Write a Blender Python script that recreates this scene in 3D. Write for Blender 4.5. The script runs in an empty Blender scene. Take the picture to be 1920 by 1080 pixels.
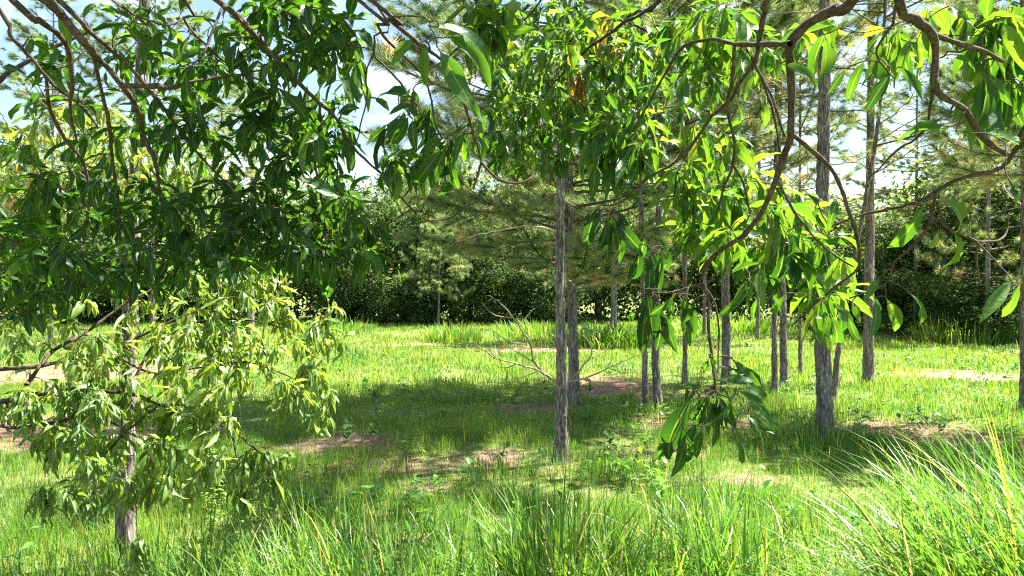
import bpy, math, random
import numpy as np
from mathutils import Vector, Matrix
from mathutils.bvhtree import BVHTree

random.seed(11)
rng = np.random.default_rng(11)
scene = bpy.context.scene
COL = scene.collection
PI = math.pi

# ------------------------------------------------------------------ camera
F = 1478.0 / 1920.0            # focal length in picture widths
CAM_Z = 1.6
cam_data = bpy.data.cameras.new('camera')
cam_data.sensor_width = 36.0
cam_data.lens = 36.0 * F
cam_data.clip_start = 0.05
cam_data.clip_end = 2000.0
cam = bpy.data.objects.new('camera', cam_data)
cam.location = (0, 0, CAM_Z)
cam.rotation_euler = (PI / 2, 0, 0)
COL.objects.link(cam)
scene.camera = cam

# ------------------------------------------------------------------ sky, sun, exposure
SUN_EL, SUN_AZ = math.radians(60), math.radians(68)      # azimuth from +Y towards +X
SUN = Vector((math.sin(SUN_AZ) * math.cos(SUN_EL), math.cos(SUN_AZ) * math.cos(SUN_EL), math.sin(SUN_EL)))
world = bpy.data.worlds.new('World')
scene.world = world
world.use_nodes = True
wn, wl = world.node_tree.nodes, world.node_tree.links
wn.clear()
w_out = wn.new('ShaderNodeOutputWorld')
w_bg = wn.new('ShaderNodeBackground')
w_sky = wn.new('ShaderNodeTexSky')
w_sky.sky_type = 'NISHITA'
w_sky.sun_disc = False
w_sky.sun_elevation = SUN_EL
w_sky.sun_rotation = SUN_AZ
w_sky.air_density = 1.0
w_sky.dust_density = 0.6
w_bg.inputs['Strength'].default_value = 0.05
w_tc = wn.new('ShaderNodeTexCoord')
w_map = wn.new('ShaderNodeMapping')
w_map.inputs['Scale'].default_value = (1.0, 1.0, 2.4)
w_noise = wn.new('ShaderNodeTexNoise')
w_noise.inputs['Scale'].default_value = 2.6
w_noise.inputs['Detail'].default_value = 7
w_noise.inputs['Roughness'].default_value = 0.58
w_ramp = wn.new('ShaderNodeValToRGB')
w_ramp.color_ramp.elements[0].position = 0.50
w_ramp.color_ramp.elements[1].position = 0.72
w_mix = wn.new('ShaderNodeMix')
w_mix.data_type = 'RGBA'
w_mix.inputs[7].default_value = (8.5, 8.6, 8.8, 1)
wl.new(w_tc.outputs['Generated'], w_map.inputs['Vector'])
wl.new(w_map.outputs['Vector'], w_noise.inputs['Vector'])
wl.new(w_noise.outputs['Fac'], w_ramp.inputs['Fac'])
wl.new(w_ramp.outputs['Color'], w_mix.inputs['Factor'])
wl.new(w_sky.outputs['Color'], w_mix.inputs[6])
wl.new(w_mix.outputs[2], w_bg.inputs['Color'])
wl.new(w_bg.outputs['Background'], w_out.inputs['Surface'])

sun_data = bpy.data.lights.new('sun', 'SUN')
sun_data.energy = 5.0
sun_data.angle = math.radians(0.53)
sun_data.color = (1.0, 0.955, 0.88)
sun = bpy.data.objects.new('sun', sun_data)
sun.rotation_euler = SUN.to_track_quat('Z', 'Y').to_euler()
sun.location = (20, 20, 40)
COL.objects.link(sun)

scene.view_settings.view_transform = 'Standard'
scene.view_settings.look = 'None'
scene.view_settings.exposure = 2.6
scene.view_settings.gamma = 1.0
scene.render.engine = 'CYCLES'
scene.cycles.use_denoising = False
scene.cycles.filter_width = 1.2
scene.cycles.max_bounces = 8
scene.cycles.diffuse_bounces = 4
scene.cycles.transmission_bounces = 5
scene.cycles.transparent_max_bounces = 8
scene.cycles.sample_clamp_indirect = 6.0


# ------------------------------------------------------------------ helpers
def P(px, py, y):
    """point seen at pixel (px, py) of the 1920x1080 photograph, y metres away"""
    return np.array([(px - 960.0) / 1478.0 * y, y, CAM_Z - (py - 540.0) / 1478.0 * y])


def G(px, py):
    """ground point under a pixel below the horizon"""
    y = CAM_Z * 1478.0 / (py - 540.0)
    return np.array([(px - 960.0) / 1478.0 * y, y, 0.0])


def hash3(ix, iy, iz, seed):
    n = (ix.astype(np.int64) * 374761393 + iy.astype(np.int64) * 668265263 + iz.astype(np.int64) * 2147483647 + seed * 974711) & 0xFFFFFFFF
    n = ((n ^ (n >> 13)) * 1274126177) & 0xFFFFFFFF
    n = ((n ^ (n >> 16)) * 2246822519) & 0xFFFFFFFF
    n = n ^ (n >> 15)
    return (n & 0xFFFFFF) / float(0xFFFFFF)


def vnoise(x, y, z=None, seed=0):
    x = np.asarray(x, float); y = np.asarray(y, float)
    z = np.zeros_like(x) if z is None else np.asarray(z, float)
    ix, iy, iz = np.floor(x), np.floor(y), np.floor(z)
    fx, fy, fz = x - ix, y - iy, z - iz
    fx = fx * fx * (3 - 2 * fx); fy = fy * fy * (3 - 2 * fy); fz = fz * fz * (3 - 2 * fz)
    out = 0
    for dx in (0, 1):
        for dy in (0, 1):
            for dz in (0, 1):
                w = (fx if dx else 1 - fx) * (fy if dy else 1 - fy) * (fz if dz else 1 - fz)
                out = out + w * hash3(ix + dx, iy + dy, iz + dz, seed)
    return out


def fbm(x, y, z=None, seed=0, octaves=4):
    out, amp, tot = 0, 1.0, 0
    for k in range(octaves):
        s = 2.03 ** k
        out = out + amp * vnoise(np.asarray(x) * s, np.asarray(y) * s, None if z is None else np.asarray(z) * s, seed + k * 17)
        tot += amp; amp *= 0.5
    return out / tot


def unit(v):
    v = np.asarray(v, float)
    return v / np.maximum(np.linalg.norm(v, axis=-1, keepdims=True), 1e-9)


class Acc:
    """collects triangles and quads with per-vertex vector attribute, builds one mesh"""
    def __init__(self):
        self.v, self.a, self.t, self.q, self.n = [], [], [], [], 0

    def add(self, v, tris=None, quads=None, attr=None):
        v = np.asarray(v, float).reshape(-1, 3)
        self.v.append(v)
        self.a.append(np.zeros((len(v), 3)) if attr is None else np.broadcast_to(np.asarray(attr, float), (len(v), 3)))
        if tris is not None and len(tris): self.t.append(np.asarray(tris, np.int64).reshape(-1, 3) + self.n)
        if quads is not None and len(quads): self.q.append(np.asarray(quads, np.int64).reshape(-1, 4) + self.n)
        self.n += len(v)

    def mesh(self, name, mat, smooth=True):
        v = np.concatenate(self.v) if self.v else np.zeros((0, 3))
        a = np.concatenate(self.a) if self.a else np.zeros((0, 3))
        t = np.concatenate(self.t) if self.t else np.zeros((0, 3), np.int64)
        q = np.concatenate(self.q) if self.q else np.zeros((0, 4), np.int64)
        me = bpy.data.meshes.new(name)
        me.vertices.add(len(v))
        me.vertices.foreach_set('co', v.astype(np.float32).ravel())
        nl = t.size + q.size
        me.loops.add(nl)
        me.loops.foreach_set('vertex_index', np.concatenate([t.ravel(), q.ravel()]).astype(np.int32))
        me.polygons.add(len(t) + len(q))
        starts = np.concatenate([np.arange(len(t)) * 3, t.size + np.arange(len(q)) * 4]).astype(np.int32)
        me.polygons.foreach_set('loop_start', starts)
        me.polygons.foreach_set('use_smooth', np.full(len(t) + len(q), smooth, dtype=bool))
        at = me.attributes.new('data', 'FLOAT_VECTOR', 'POINT')
        at.data.foreach_set('vector', a.astype(np.float32).ravel())
        me.update(calc_edges=True)
        me.validate()
        if mat: me.materials.append(mat)
        return me


def link(name, me, parent=None, kind=None):
    o = bpy.data.objects.new(name, me)
    COL.objects.link(o)
    if parent is not None:
        o.parent = parent
        o.matrix_parent_inverse = Matrix.Translation(parent.location).inverted()
    if kind: o['kind'] = kind
    return o


def thing(name, loc, label, cat, group=None):
    o = bpy.data.objects.new(name, None)
    o.location = tuple(float(c) for c in loc)
    o.empty_display_size = 0.2
    COL.objects.link(o)
    o['label'] = label; o['category'] = cat
    if group: o['group'] = group
    return o


def spline(pts, step=0.04):
    """Catmull-Rom through the points, resampled"""
    pts = np.asarray(pts, float)
    if len(pts) < 2: return pts
    ext = np.vstack([2 * pts[0] - pts[1], pts, 2 * pts[-1] - pts[-2]])
    out = []
    for i in range(1, len(ext) - 2):
        p0, p1, p2, p3 = ext[i - 1], ext[i], ext[i + 1], ext[i + 2]
        k = max(2, int(np.linalg.norm(p2 - p1) / step) + 1)
        for s in np.linspace(0, 1, k, endpoint=False):
            out.append(0.5 * (2 * p1 + (p2 - p0) * s + (2 * p0 - 5 * p1 + 4 * p2 - p3) * s ** 2 + (3 * p1 - p0 - 3 * p2 + p3) * s ** 3))
    out.append(pts[-1])
    return np.array(out)


def tube(acc, pts, rad, sides=6, attr=(0, 0, 0), cap=True):
    pts = np.asarray(pts, float)
    n = len(pts)
    rad = np.broadcast_to(np.asarray(rad, float), (n,))
    tan = unit(np.gradient(pts, axis=0))
    ref = np.array([0.31, 0.87, 0.38]) if abs(tan[:, 2]).mean() > 0.6 else np.array([0.05, 0.1, 1.0])
    u = unit(np.cross(tan, ref)); w = np.cross(tan, u)
    th = np.arange(sides) / sides * 2 * PI
    v = pts[:, None] + rad[:, None, None] * (u[:, None] * np.cos(th)[None, :, None] + w[:, None] * np.sin(th)[None, :, None])
    idx = np.arange(n * sides).reshape(n, sides)
    q = np.stack([idx[:-1], np.roll(idx[:-1], -1, 1), np.roll(idx[1:], -1, 1), idx[1:]], -1).reshape(-1, 4)
    v = v.reshape(-1, 3); tr = None
    if cap:
        v = np.vstack([v, pts[-1] + tan[-1] * rad[-1]])
        last = idx[-1]
        tr = np.stack([last, np.roll(last, -1), np.full(sides, n * sides)], -1)
    acc.add(v, tr, q, attr)


# ------------------------------------------------------------------ materials
def new_mat(name):
    m = bpy.data.materials.new(name)
    m.use_nodes = True
    nt = m.node_tree
    for n in list(nt.nodes): nt.nodes.remove(n)
    return m, nt.nodes, nt.links


def ramp(nodes, stops):
    r = nodes.new('ShaderNodeValToRGB')
    e = r.color_ramp.elements
    e[0].position, e[0].color = stops[0][0], (*stops[0][1], 1)
    e[1].position, e[1].color = stops[-1][0], (*stops[-1][1], 1)
    for p, c in stops[1:-1]:
        x = e.new(p); x.color = (*c, 1)
    return r


def leafy(name, stops, trans_gain=(1.6, 1.5, 0.9), trans=0.45, rough=0.38, spec=0.5, midrib=None, noise=30.0, spots=False):
    """thin leaf: glossy front, light through the blade. data = (across, along, tint)"""
    m, n, l = new_mat(name)
    out = n.new('ShaderNodeOutputMaterial')
    at = n.new('ShaderNodeAttribute'); at.attribute_name = 'data'
    sep = n.new('ShaderNodeSeparateXYZ'); l.new(at.outputs['Vector'], sep.inputs[0])
    geo = n.new('ShaderNodeNewGeometry')
    nz = n.new('ShaderNodeTexNoise'); nz.inputs['Scale'].default_value = noise; nz.inputs['Detail'].default_value = 3
    l.new(geo.outputs['Position'], nz.inputs['Vector'])
    ma = n.new('ShaderNodeMath'); ma.operation = 'MULTIPLY_ADD'
    ma.inputs[1].default_value = 0.16; l.new(nz.outputs['Fac'], ma.inputs[0])
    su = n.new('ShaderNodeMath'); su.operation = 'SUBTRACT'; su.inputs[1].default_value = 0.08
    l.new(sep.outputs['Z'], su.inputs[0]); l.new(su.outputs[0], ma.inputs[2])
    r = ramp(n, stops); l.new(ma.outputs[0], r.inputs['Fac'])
    col = r.outputs['Color']
    if spots:
        sp = n.new('ShaderNodeTexNoise'); sp.inputs['Scale'].default_value = 42; sp.inputs['Detail'].default_value = 4; l.new(geo.outputs['Position'], sp.inputs['Vector'])
        sr = n.new('ShaderNodeMapRange'); sr.inputs[1].default_value = .66; sr.inputs[2].default_value = .74; sr.inputs[4].default_value = .75; l.new(sp.outputs['Fac'], sr.inputs[0])
        sx = n.new('ShaderNodeMix'); sx.data_type = 'RGBA'; l.new(sr.outputs[0], sx.inputs['Factor']); l.new(col, sx.inputs[6]); sx.inputs[7].default_value = (.12, .075, .03, 1)
        col = sx.outputs[2]
    if midrib:
        ab = n.new('ShaderNodeMath'); ab.operation = 'ABSOLUTE'; l.new(sep.outputs['X'], ab.inputs[0])
        mr = n.new('ShaderNodeMapRange'); mr.inputs[1].default_value = 0.04; mr.inputs[2].default_value = 0.13
        mr.inputs[3].default_value = 0.75; mr.inputs[4].default_value = 0.0
        l.new(ab.outputs[0], mr.inputs[0])
        mx = n.new('ShaderNodeMix'); mx.data_type = 'RGBA'
        l.new(mr.outputs[0], mx.inputs['Factor']); l.new(col, mx.inputs[6]); mx.inputs[7].default_value = (*midrib, 1)
        col = mx.outputs[2]
    pb = n.new('ShaderNodeBsdfPrincipled')
    pb.inputs['Roughness'].default_value = rough
    pb.inputs['Specular IOR Level'].default_value = spec
    l.new(col, pb.inputs['Base Color'])
    tm = n.new('ShaderNodeMix'); tm.data_type = 'RGBA'; tm.blend_type = 'MULTIPLY'; tm.inputs['Factor'].default_value = 1
    l.new(col, tm.inputs[6]); tm.inputs[7].default_value = (*trans_gain, 1)
    tr = n.new('ShaderNodeBsdfTranslucent'); l.new(tm.outputs[2], tr.inputs['Color'])
    if midrib:
        wv = n.new('ShaderNodeTexNoise'); wv.inputs['Scale'].default_value = 55; l.new(geo.outputs['Position'], wv.inputs['Vector'])
        bp = n.new('ShaderNodeBump'); bp.inputs['Strength'].default_value = 0.25; bp.inputs['Distance'].default_value = 0.01
        l.new(wv.outputs['Fac'], bp.inputs['Height']); l.new(bp.outputs['Normal'], pb.inputs['Normal'])
    mix = n.new('ShaderNodeMixShader'); mix.inputs[0].default_value = trans
    l.new(pb.outputs[0], mix.inputs[1]); l.new(tr.outputs[0], mix.inputs[2])
    l.new(mix.outputs[0], out.inputs['Surface'])
    return m


def bark(name, c0, c1, c2, scale=14.0, stretch=0.18, bump=0.5, plates=0):
    m, n, l = new_mat(name)
    out = n.new('ShaderNodeOutputMaterial')
    tc = n.new('ShaderNodeTexCoord')
    mp = n.new('ShaderNodeMapping'); mp.inputs['Scale'].default_value = (1, 1, stretch)
    l.new(tc.outputs['Object'], mp.inputs['Vector'])
    n1 = n.new('ShaderNodeTexNoise'); n1.inputs['Scale'].default_value = scale; n1.inputs['Detail'].default_value = 8; n1.inputs['Roughness'].default_value = 0.65
    l.new(mp.outputs[0], n1.inputs['Vector'])
    n2 = n.new('ShaderNodeTexNoise'); n2.inputs['Scale'].default_value = scale * 6; n2.inputs['Detail'].default_value = 6
    l.new(mp.outputs[0], n2.inputs['Vector'])
    ad = n.new('ShaderNodeMath'); ad.operation = 'MULTIPLY_ADD'; ad.inputs[1].default_value = 0.55
    l.new(n2.outputs['Fac'], ad.inputs[0])
    sc = n.new('ShaderNodeMath'); sc.operation = 'MULTIPLY'; sc.inputs[1].default_value = 0.5; l.new(n1.outputs['Fac'], sc.inputs[0])
    l.new(sc.outputs[0], ad.inputs[2])
    hgt = ad.outputs[0]
    if plates:
        wp = n.new('ShaderNodeVectorMath'); wp.operation = 'MULTIPLY_ADD'
        wp.inputs[1].default_value = (.035, .035, .035); l.new(n2.outputs['Color'], wp.inputs[0]); l.new(mp.outputs[0], wp.inputs[2])
        vo = n.new('ShaderNodeTexVoronoi'); vo.feature = 'DISTANCE_TO_EDGE'; vo.inputs['Scale'].default_value = plates
        l.new(wp.outputs[0], vo.inputs['Vector'])
        mr = n.new('ShaderNodeMapRange'); mr.inputs[1].default_value = 0.0; mr.inputs[2].default_value = .22; mr.inputs[3].default_value = -.13; mr.inputs[4].default_value = .05
        l.new(vo.outputs['Distance'], mr.inputs[0])
        sm = n.new('ShaderNodeMath'); sm.operation = 'ADD'; l.new(ad.outputs[0], sm.inputs[0]); l.new(mr.outputs[0], sm.inputs[1])
        hgt = sm.outputs[0]
    r = ramp(n, [(0.36, c0), (0.52, c1), (0.68, c2)]); l.new(hgt, r.inputs['Fac'])
    pb = n.new('ShaderNodeBsdfPrincipled'); pb.inputs['Roughness'].default_value = 0.85; pb.inputs['Specular IOR Level'].default_value = 0.25
    l.new(r.outputs['Color'], pb.inputs['Base Color'])
    bp = n.new('ShaderNodeBump'); bp.inputs['Strength'].default_value = bump; bp.inputs['Distance'].default_value = 0.012
    l.new(hgt, bp.inputs['Height']); l.new(bp.outputs['Normal'], pb.inputs['Normal'])
    l.new(pb.outputs[0], out.inputs['Surface'])
    return m


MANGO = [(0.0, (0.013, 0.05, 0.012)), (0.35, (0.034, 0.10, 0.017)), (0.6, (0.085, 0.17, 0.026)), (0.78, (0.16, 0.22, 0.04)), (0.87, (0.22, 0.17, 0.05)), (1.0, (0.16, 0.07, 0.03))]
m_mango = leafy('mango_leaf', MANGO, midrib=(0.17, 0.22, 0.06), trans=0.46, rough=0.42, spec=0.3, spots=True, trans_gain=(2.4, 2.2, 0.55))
m_pale_mango = leafy('pale_mango_leaf', [(0.0, (0.045, 0.115, 0.024)), (0.5, (0.12, 0.215, 0.042)), (0.75, (0.22, 0.29, 0.07)), (0.87, (0.40, 0.32, 0.08)), (1.0, (0.34, 0.17, 0.08))], midrib=(0.3, 0.36, 0.15), trans=0.40, rough=0.40, spec=0.55, spots=True, trans_gain=(2.0, 1.8, 0.6))  # paler leaf, its colour lightened to stand for whitish sun highlights
m_needle = leafy('pine_needle', [(0.0, (0.08, 0.14, 0.075)), (0.4, (0.16, 0.235, 0.105)), (0.6, (0.25, 0.27, 0.115)), (0.8, (0.40, 0.33, 0.19)), (1.0, (0.42, 0.28, 0.16))], trans=0.55, rough=0.5, trans_gain=(1.7, 1.55, 0.9), noise=3)
m_grass = leafy('grass_blade', [(0.0, (0.03, 0.085, 0.018)), (0.35, (0.088, 0.213, 0.035)), (0.65, (0.198, 0.272, 0.037)), (0.85, (0.30, 0.27, 0.09)), (1.0, (0.44, 0.34, 0.2))], trans=0.45, rough=0.4, spec=0.45, trans_gain=(1.65, 1.65, 0.7), noise=1.5)
m_wood_leaf = leafy('woodland_leaf', [(0.0, (0.028, 0.058, 0.02)), (0.45, (0.065, 0.115, 0.036)), (0.8, (0.14, 0.185, 0.06)), (1.0, (0.22, 0.24, 0.09))], trans=0.5, rough=0.65, spec=0.2, trans_gain=(1.9, 1.8, .8), noise=0.8)
m_pine_bark = bark('pine_bark', (0.065, 0.051, 0.044), (0.17, 0.142, 0.126), (0.38, 0.335, 0.31), plates=34, bump=0.9)
m_mango_bark = bark('mango_bark', (0.022, 0.015, 0.010), (0.055, 0.037, 0.025), (0.14, 0.105, 0.08), scale=30, stretch=1.0, bump=0.3)
m_pine_twig = bark('pine_twig', (0.05, 0.035, 0.025), (0.10, 0.075, 0.055), (0.17, 0.13, 0.10), scale=40, stretch=1.0, bump=0.2)
m_dead = bark('dead_twig', (0.14, 0.10, 0.08), (0.25, 0.19, 0.15), (0.38, 0.31, 0.26), scale=40, stretch=1.0, bump=0.2)
m_litter = leafy('needle_litter', [(0.0, (0.16, 0.09, 0.055)), (0.5, (0.30, 0.19, 0.12)), (1.0, (0.46, 0.33, 0.22))], trans=0.1, rough=0.7, noise=6)

# ------------------------------------------------------------------ ground
BARE = [(840, 868, .95, .55), (640, 832, .6, .5), (790, 915, .35, .22), (930, 852, .4, .3), (850, 770, .3, .25), (990, 762, .6, .5), (1720, 812, .85, .5), (1800, 830, .7, .45),
        (1860, 705, 1.5, .8), (40, 815, 1.6, 1.0), (760, 650, 1.5, .8), (1010, 658, 1.6, .9), (1180, 730, 1.0, 1.2), (1250, 850, .5, .35), (180, 700, 2.5, 1.8), (1390, 905, .3, .2), (1300, 800, .9, .5)]


def bare_at(x, y):
    b = np.zeros_like(x)
    for px, py, rx, ry in BARE:
        g = G(px, py)
        d = ((x - g[0]) / rx) ** 2 + ((y - g[1]) / ry) ** 2
        b = np.maximum(b, np.exp(-d * 0.9))
    e = fbm(x * 1.3, y * 1.3, seed=5)
    e2 = fbm(x * 5.5, y * 5.5, seed=6, octaves=3)
    b = np.clip(b * 1.1 + (e - 0.5) * 1.5 * (0.2 + b) + (e2 - 0.5) * 0.9 * (0.15 + b) + .04, 0, 1)
    return np.clip((b - 0.26) / 0.55, 0, 1)


def ground_z(x, y):
    far = np.clip((y - 6) / 20, 0, 1)
    return (fbm(x * 0.35, y * 0.35, seed=2) - 0.5) * (0.10 + 0.22 * far) + (fbm(x * 1.7, y * 1.7, seed=9, octaves=2) - 0.5) * 0.05


def build_ground():
    m, n, l = new_mat('soil_and_turf')
    out = n.new('ShaderNodeOutputMaterial')
    pb = n.new('ShaderNodeBsdfPrincipled'); pb.inputs['Roughness'].default_value = 0.95; pb.inputs['Specular IOR Level'].default_value = 0.1
    at = n.new('ShaderNodeAttribute'); at.attribute_name = 'data'
    sep = n.new('ShaderNodeSeparateXYZ'); l.new(at.outputs['Vector'], sep.inputs[0])
    geo = n.new('ShaderNodeNewGeometry')
    n1 = n.new('ShaderNodeTexNoise'); n1.inputs['Scale'].default_value = 9; n1.inputs['Detail'].default_value = 9; n1.inputs['Roughness'].default_value = 0.7
    n2 = n.new('ShaderNodeTexNoise'); n2.inputs['Scale'].default_value = 70; n2.inputs['Detail'].default_value = 4
    l.new(geo.outputs['Position'], n1.inputs['Vector']); l.new(geo.outputs['Position'], n2.inputs['Vector'])
    soil = ramp(n, [(0.3, (0.10, 0.056, 0.036)), (0.5, (0.20, 0.122, 0.084)), (0.7, (0.31, 0.21, 0.15))]); l.new(n2.outputs['Fac'], soil.inputs['Fac'])
    turf = ramp(n, [(0.3, (0.055, 0.095, 0.022)), (0.5, (0.12, 0.15, 0.04)), (0.72, (0.22, 0.19, 0.075))]); l.new(n1.outputs['Fac'], turf.inputs['Fac'])
    mx = n.new('ShaderNodeMix'); mx.data_type = 'RGBA'
    l.new(sep.outputs['X'], mx.inputs['Factor']); l.new(turf.outputs['Color'], mx.inputs[6]); l.new(soil.outputs['Color'], mx.inputs[7])
    l.new(mx.outputs[2], pb.inputs['Base Color'])
    bp = n.new('ShaderNodeBump'); bp.inputs['Strength'].default_value = 0.6; bp.inputs['Distance'].default_value = 0.03
    l.new(n2.outputs['Fac'], bp.inputs['Height']); l.new(bp.outputs['Normal'], pb.inputs['Normal'])
    l.new(pb.outputs[0], out.inputs['Surface'])
    # one sheet: fine in the middle, coarse out to the horizon
    def axis(a, b, s):
        core = np.arange(a, b + 1e-6, s)
        lo = a - np.cumsum(s * 1.35 ** np.arange(1, 24)); hi = b + np.cumsum(s * 1.35 ** np.arange(1, 24))
        return np.concatenate([lo[::-1], core, hi])
    xs, ys = axis(-18, 18, 0.16), axis(0, 34, 0.16)
    X, Y = np.meshgrid(xs, ys)
    Z = ground_z(X, Y)
    fade = np.clip(1 - (np.maximum(np.abs(X) - 60, 0) + np.maximum(np.abs(Y) - 90, 0)) / 80, 0, 1)
    Z = Z * fade
    b = bare_at(X, Y)
    idx = np.arange(X.size).reshape(X.shape)
    q = np.stack([idx[:-1, :-1], idx[:-1, 1:], idx[1:, 1:], idx[1:, :-1]], -1).reshape(-1, 4)
    a = Acc()
    a.add(np.stack([X, Y, Z], -1), quads=q, attr=np.stack([b.ravel(), b.ravel() * 0, b.ravel() * 0], -1))
    o = link('ground', a.mesh('ground', m), kind='structure')
    o['label'] = 'grassy ground with bare pinkish soil patches under the pines'


build_ground()


# ------------------------------------------------------------------ grass
def blades(acc, x, y, z, h, w, lean_dir, lean, tint, segs):
    """tapered curved blades; lean = sideways travel of the tip as a share of the height"""
    n = len(x)
    s = np.linspace(0, 1, segs + 1)
    face = lean_dir + PI / 2 + rng.normal(0, 0.5, n)
    fx, fy = np.cos(face), np.sin(face)
    lx, ly = np.cos(lean_dir), np.sin(lean_dir)
    V = np.zeros((n, 2 * segs + 1, 3)); A = np.zeros((n, 2 * segs + 1, 3))
    px_, pz_, sub = np.zeros(n), np.zeros(n), 3
    for k in range(segs + 1):
        t = s[k]
        if k:
            for j in range(sub):
                tt = s[k - 1] + (j + .5) / sub * (s[k] - s[k - 1])
                ang = lean * .22 + lean * 1.75 * tt ** 1.7
                px_ = px_ + np.sin(ang) * h / (segs * sub); pz_ = pz_ + np.cos(ang) * h / (segs * sub)
        cx, cy, cz = x + lx * px_, y + ly * px_, z + pz_
        hw = 0.5 * w * (1 - t ** 2.2) * (0.55 + 0.45 * min(1, t * 4))
        if k < segs:
            V[:, 2 * k] = np.stack([cx - fx * hw, cy - fy * hw, cz], -1)
            V[:, 2 * k + 1] = np.stack([cx + fx * hw, cy + fy * hw, cz], -1)
            A[:, 2 * k] = np.stack([-np.ones(n), np.full(n, t), tint], -1); A[:, 2 * k + 1] = np.stack([np.ones(n), np.full(n, t), tint], -1)
        else:
            V[:, 2 * segs] = np.stack([cx, cy, cz], -1); A[:, 2 * segs] = np.stack([np.zeros(n), np.ones(n), tint], -1)
    base = (np.arange(n) * (2 * segs + 1))[:, None]
    qs = [np.stack([base[:, 0] + 2 * k, base[:, 0] + 2 * k + 1, base[:, 0] + 2 * k + 3, base[:, 0] + 2 * k + 2], -1) for k in range(segs - 1)]
    tr = np.stack([base[:, 0] + 2 * segs - 2, base[:, 0] + 2 * segs - 1, base[:, 0] + 2 * segs], -1)
    acc.add(V.reshape(-1, 3), tr, np.concatenate(qs) if qs else None, A.reshape(-1, 3))


def scatter(y0, y1, dens, margin=1.0):
    """even scatter over the wedge of ground the camera can see"""
    hw = 0.68 * y1 + margin
    n = int(dens * 2 * hw * (y1 - y0))
    x = rng.uniform(-hw, hw, n); y = rng.uniform(y0, y1, n)
    k = np.abs(x) < 0.68 * y + margin
    return x[k], y[k]


def meadow():
    acc = Acc()
    for y0, y1, dens, wid, segs in ((3.6, 6, 2300, .0055, 3), (6, 9, 2100, .006, 2), (9, 13, 1000, .010, 2), (13, 20, 400, .015, 2), (20, 37, 125, .028, 2)):
        x, y = scatter(y0, y1, dens)
        b = bare_at(x, y)
        p = fbm(x * 0.8, y * 0.8, seed=21)
        tuft = fbm(x * 2.6, y * 2.6, seed=33, octaves=3)
        keep = rng.random(len(x)) > np.clip(b * 1.0 - 0.05, 0, .88)
        keep &= rng.random(len(x)) < 0.35 + 1.1 * tuft
        x, y, b, p, tuft = x[keep], y[keep], b[keep], p[keep], tuft[keep]
        n = len(x)
        h = (0.07 + 0.30 * np.clip(tuft - 0.3, 0, 1) + 0.20 * np.clip(p - 0.45, 0, 1)) * rng.uniform(0.55, 1.35, n) * (1 - 0.5 * b)
        h *= 1 + 0.25 * np.clip((y - 20) / 15, 0, 1)
        tint = 0.38 + 0.75 * (p - 0.5) * 0.6 + rng.normal(0, 0.11, n) + 0.3 * b + 0.10 * np.clip((y - 8) / 10, 0, 1)
        h *= 1 - 0.28 * np.clip((y - 5.5) / 3, 0, 1)
        dry = rng.random(n) < 0.03 + 0.15 * b
        tint[dry] = rng.uniform(0.78, 0.95, dry.sum())
        blades(acc, x, y, ground_z(x, y) - 0.01, h, np.full(n, wid) * rng.uniform(.7, 1.3, n), rng.uniform(0, 2 * PI, n), rng.uniform(0.05, 0.65, n), np.clip(tint, 0, 1), segs)
    o = link('grass', acc.mesh('grass', m_grass), kind='stuff')
    o['label'] = 'short yellow-green meadow grass between the pine trunks'


def litter():
    acc = Acc()
    x, y = scatter(4.5, 14, 700)
    b = bare_at(x, y)
    k = rng.random(len(x)) < 0.06 + 0.9 * b
    x, y = x[k], y[k]; n = len(x)
    a = rng.uniform(0, 2 * PI, n); L = rng.uniform(.06, .16, n)
    d = np.stack([np.cos(a), np.sin(a), rng.normal(0.05, .12, n)], -1) * L[:, None]
    s = np.stack([-np.sin(a), np.cos(a), np.zeros(n)], -1) * 0.0025
    c = np.stack([x, y, ground_z(x, y) + rng.uniform(.006, .03, n)], -1)
    V = np.stack([c - s, c + s, c + d], 1)
    t = rng.uniform(0, 1, n)
    A = np.zeros((n, 3, 3)); A[:, :, 2] = t[:, None]
    acc.add(V.reshape(-1, 3), np.arange(3 * n).reshape(-1, 3), None, A.reshape(-1, 3))
    o = link('needle_litter', acc.mesh('needle_litter', m_litter), kind='stuff')
    o['label'] = 'brown fallen pine needles on the bare soil'


def tall_grass():
    """the knee-high strip in front"""
    acc = Acc()
    x, y = scatter(2.0, 4.4, 2900, 0.4)
    edge = 3.9 + 0.6 * (fbm(x * 1.1, x * 0 + 3, seed=61) - 0.5)
    c = fbm(x * 2.2, y * 2.2, seed=41, octaves=3)
    left = np.clip((-x - 0.6) / 1.2, 0, 1)
    keep = (y < edge) & (rng.random(len(x)) < 0.05 + 1.9 * np.clip(c - 0.32, 0, 1) * (1 - 0.35 * left))
    x, y, c, left = x[keep], y[keep], c[keep], left[keep]; n = len(x)
    h = (0.26 + 0.64 * c) * rng.uniform(0.4, 1.12, n) * (1 - 0.42 * left)
    h = np.minimum(h * 1.12, 1.0)
    tint = np.clip(0.36 + (c - 0.5) * 0.25 + rng.normal(0, 0.11, n), 0, 0.7)
    dry = rng.random(n) < 0.06; tint[dry] = rng.uniform(.8, 1, dry.sum())
    lean = rng.gamma(2.2, 0.30, n)
    blades(acc, x, y, ground_z(x, y) - 0.02, h, rng.uniform(.006, .0165, n), rng.normal(2.6, 1.8, n), np.clip(lean, .05, 1.3), tint, 6)
    o = link('tall_grass', acc.mesh('tall_grass', m_grass), kind='stuff')
    o['label'] = 'knee-high bright green grass along the front edge'


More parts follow.
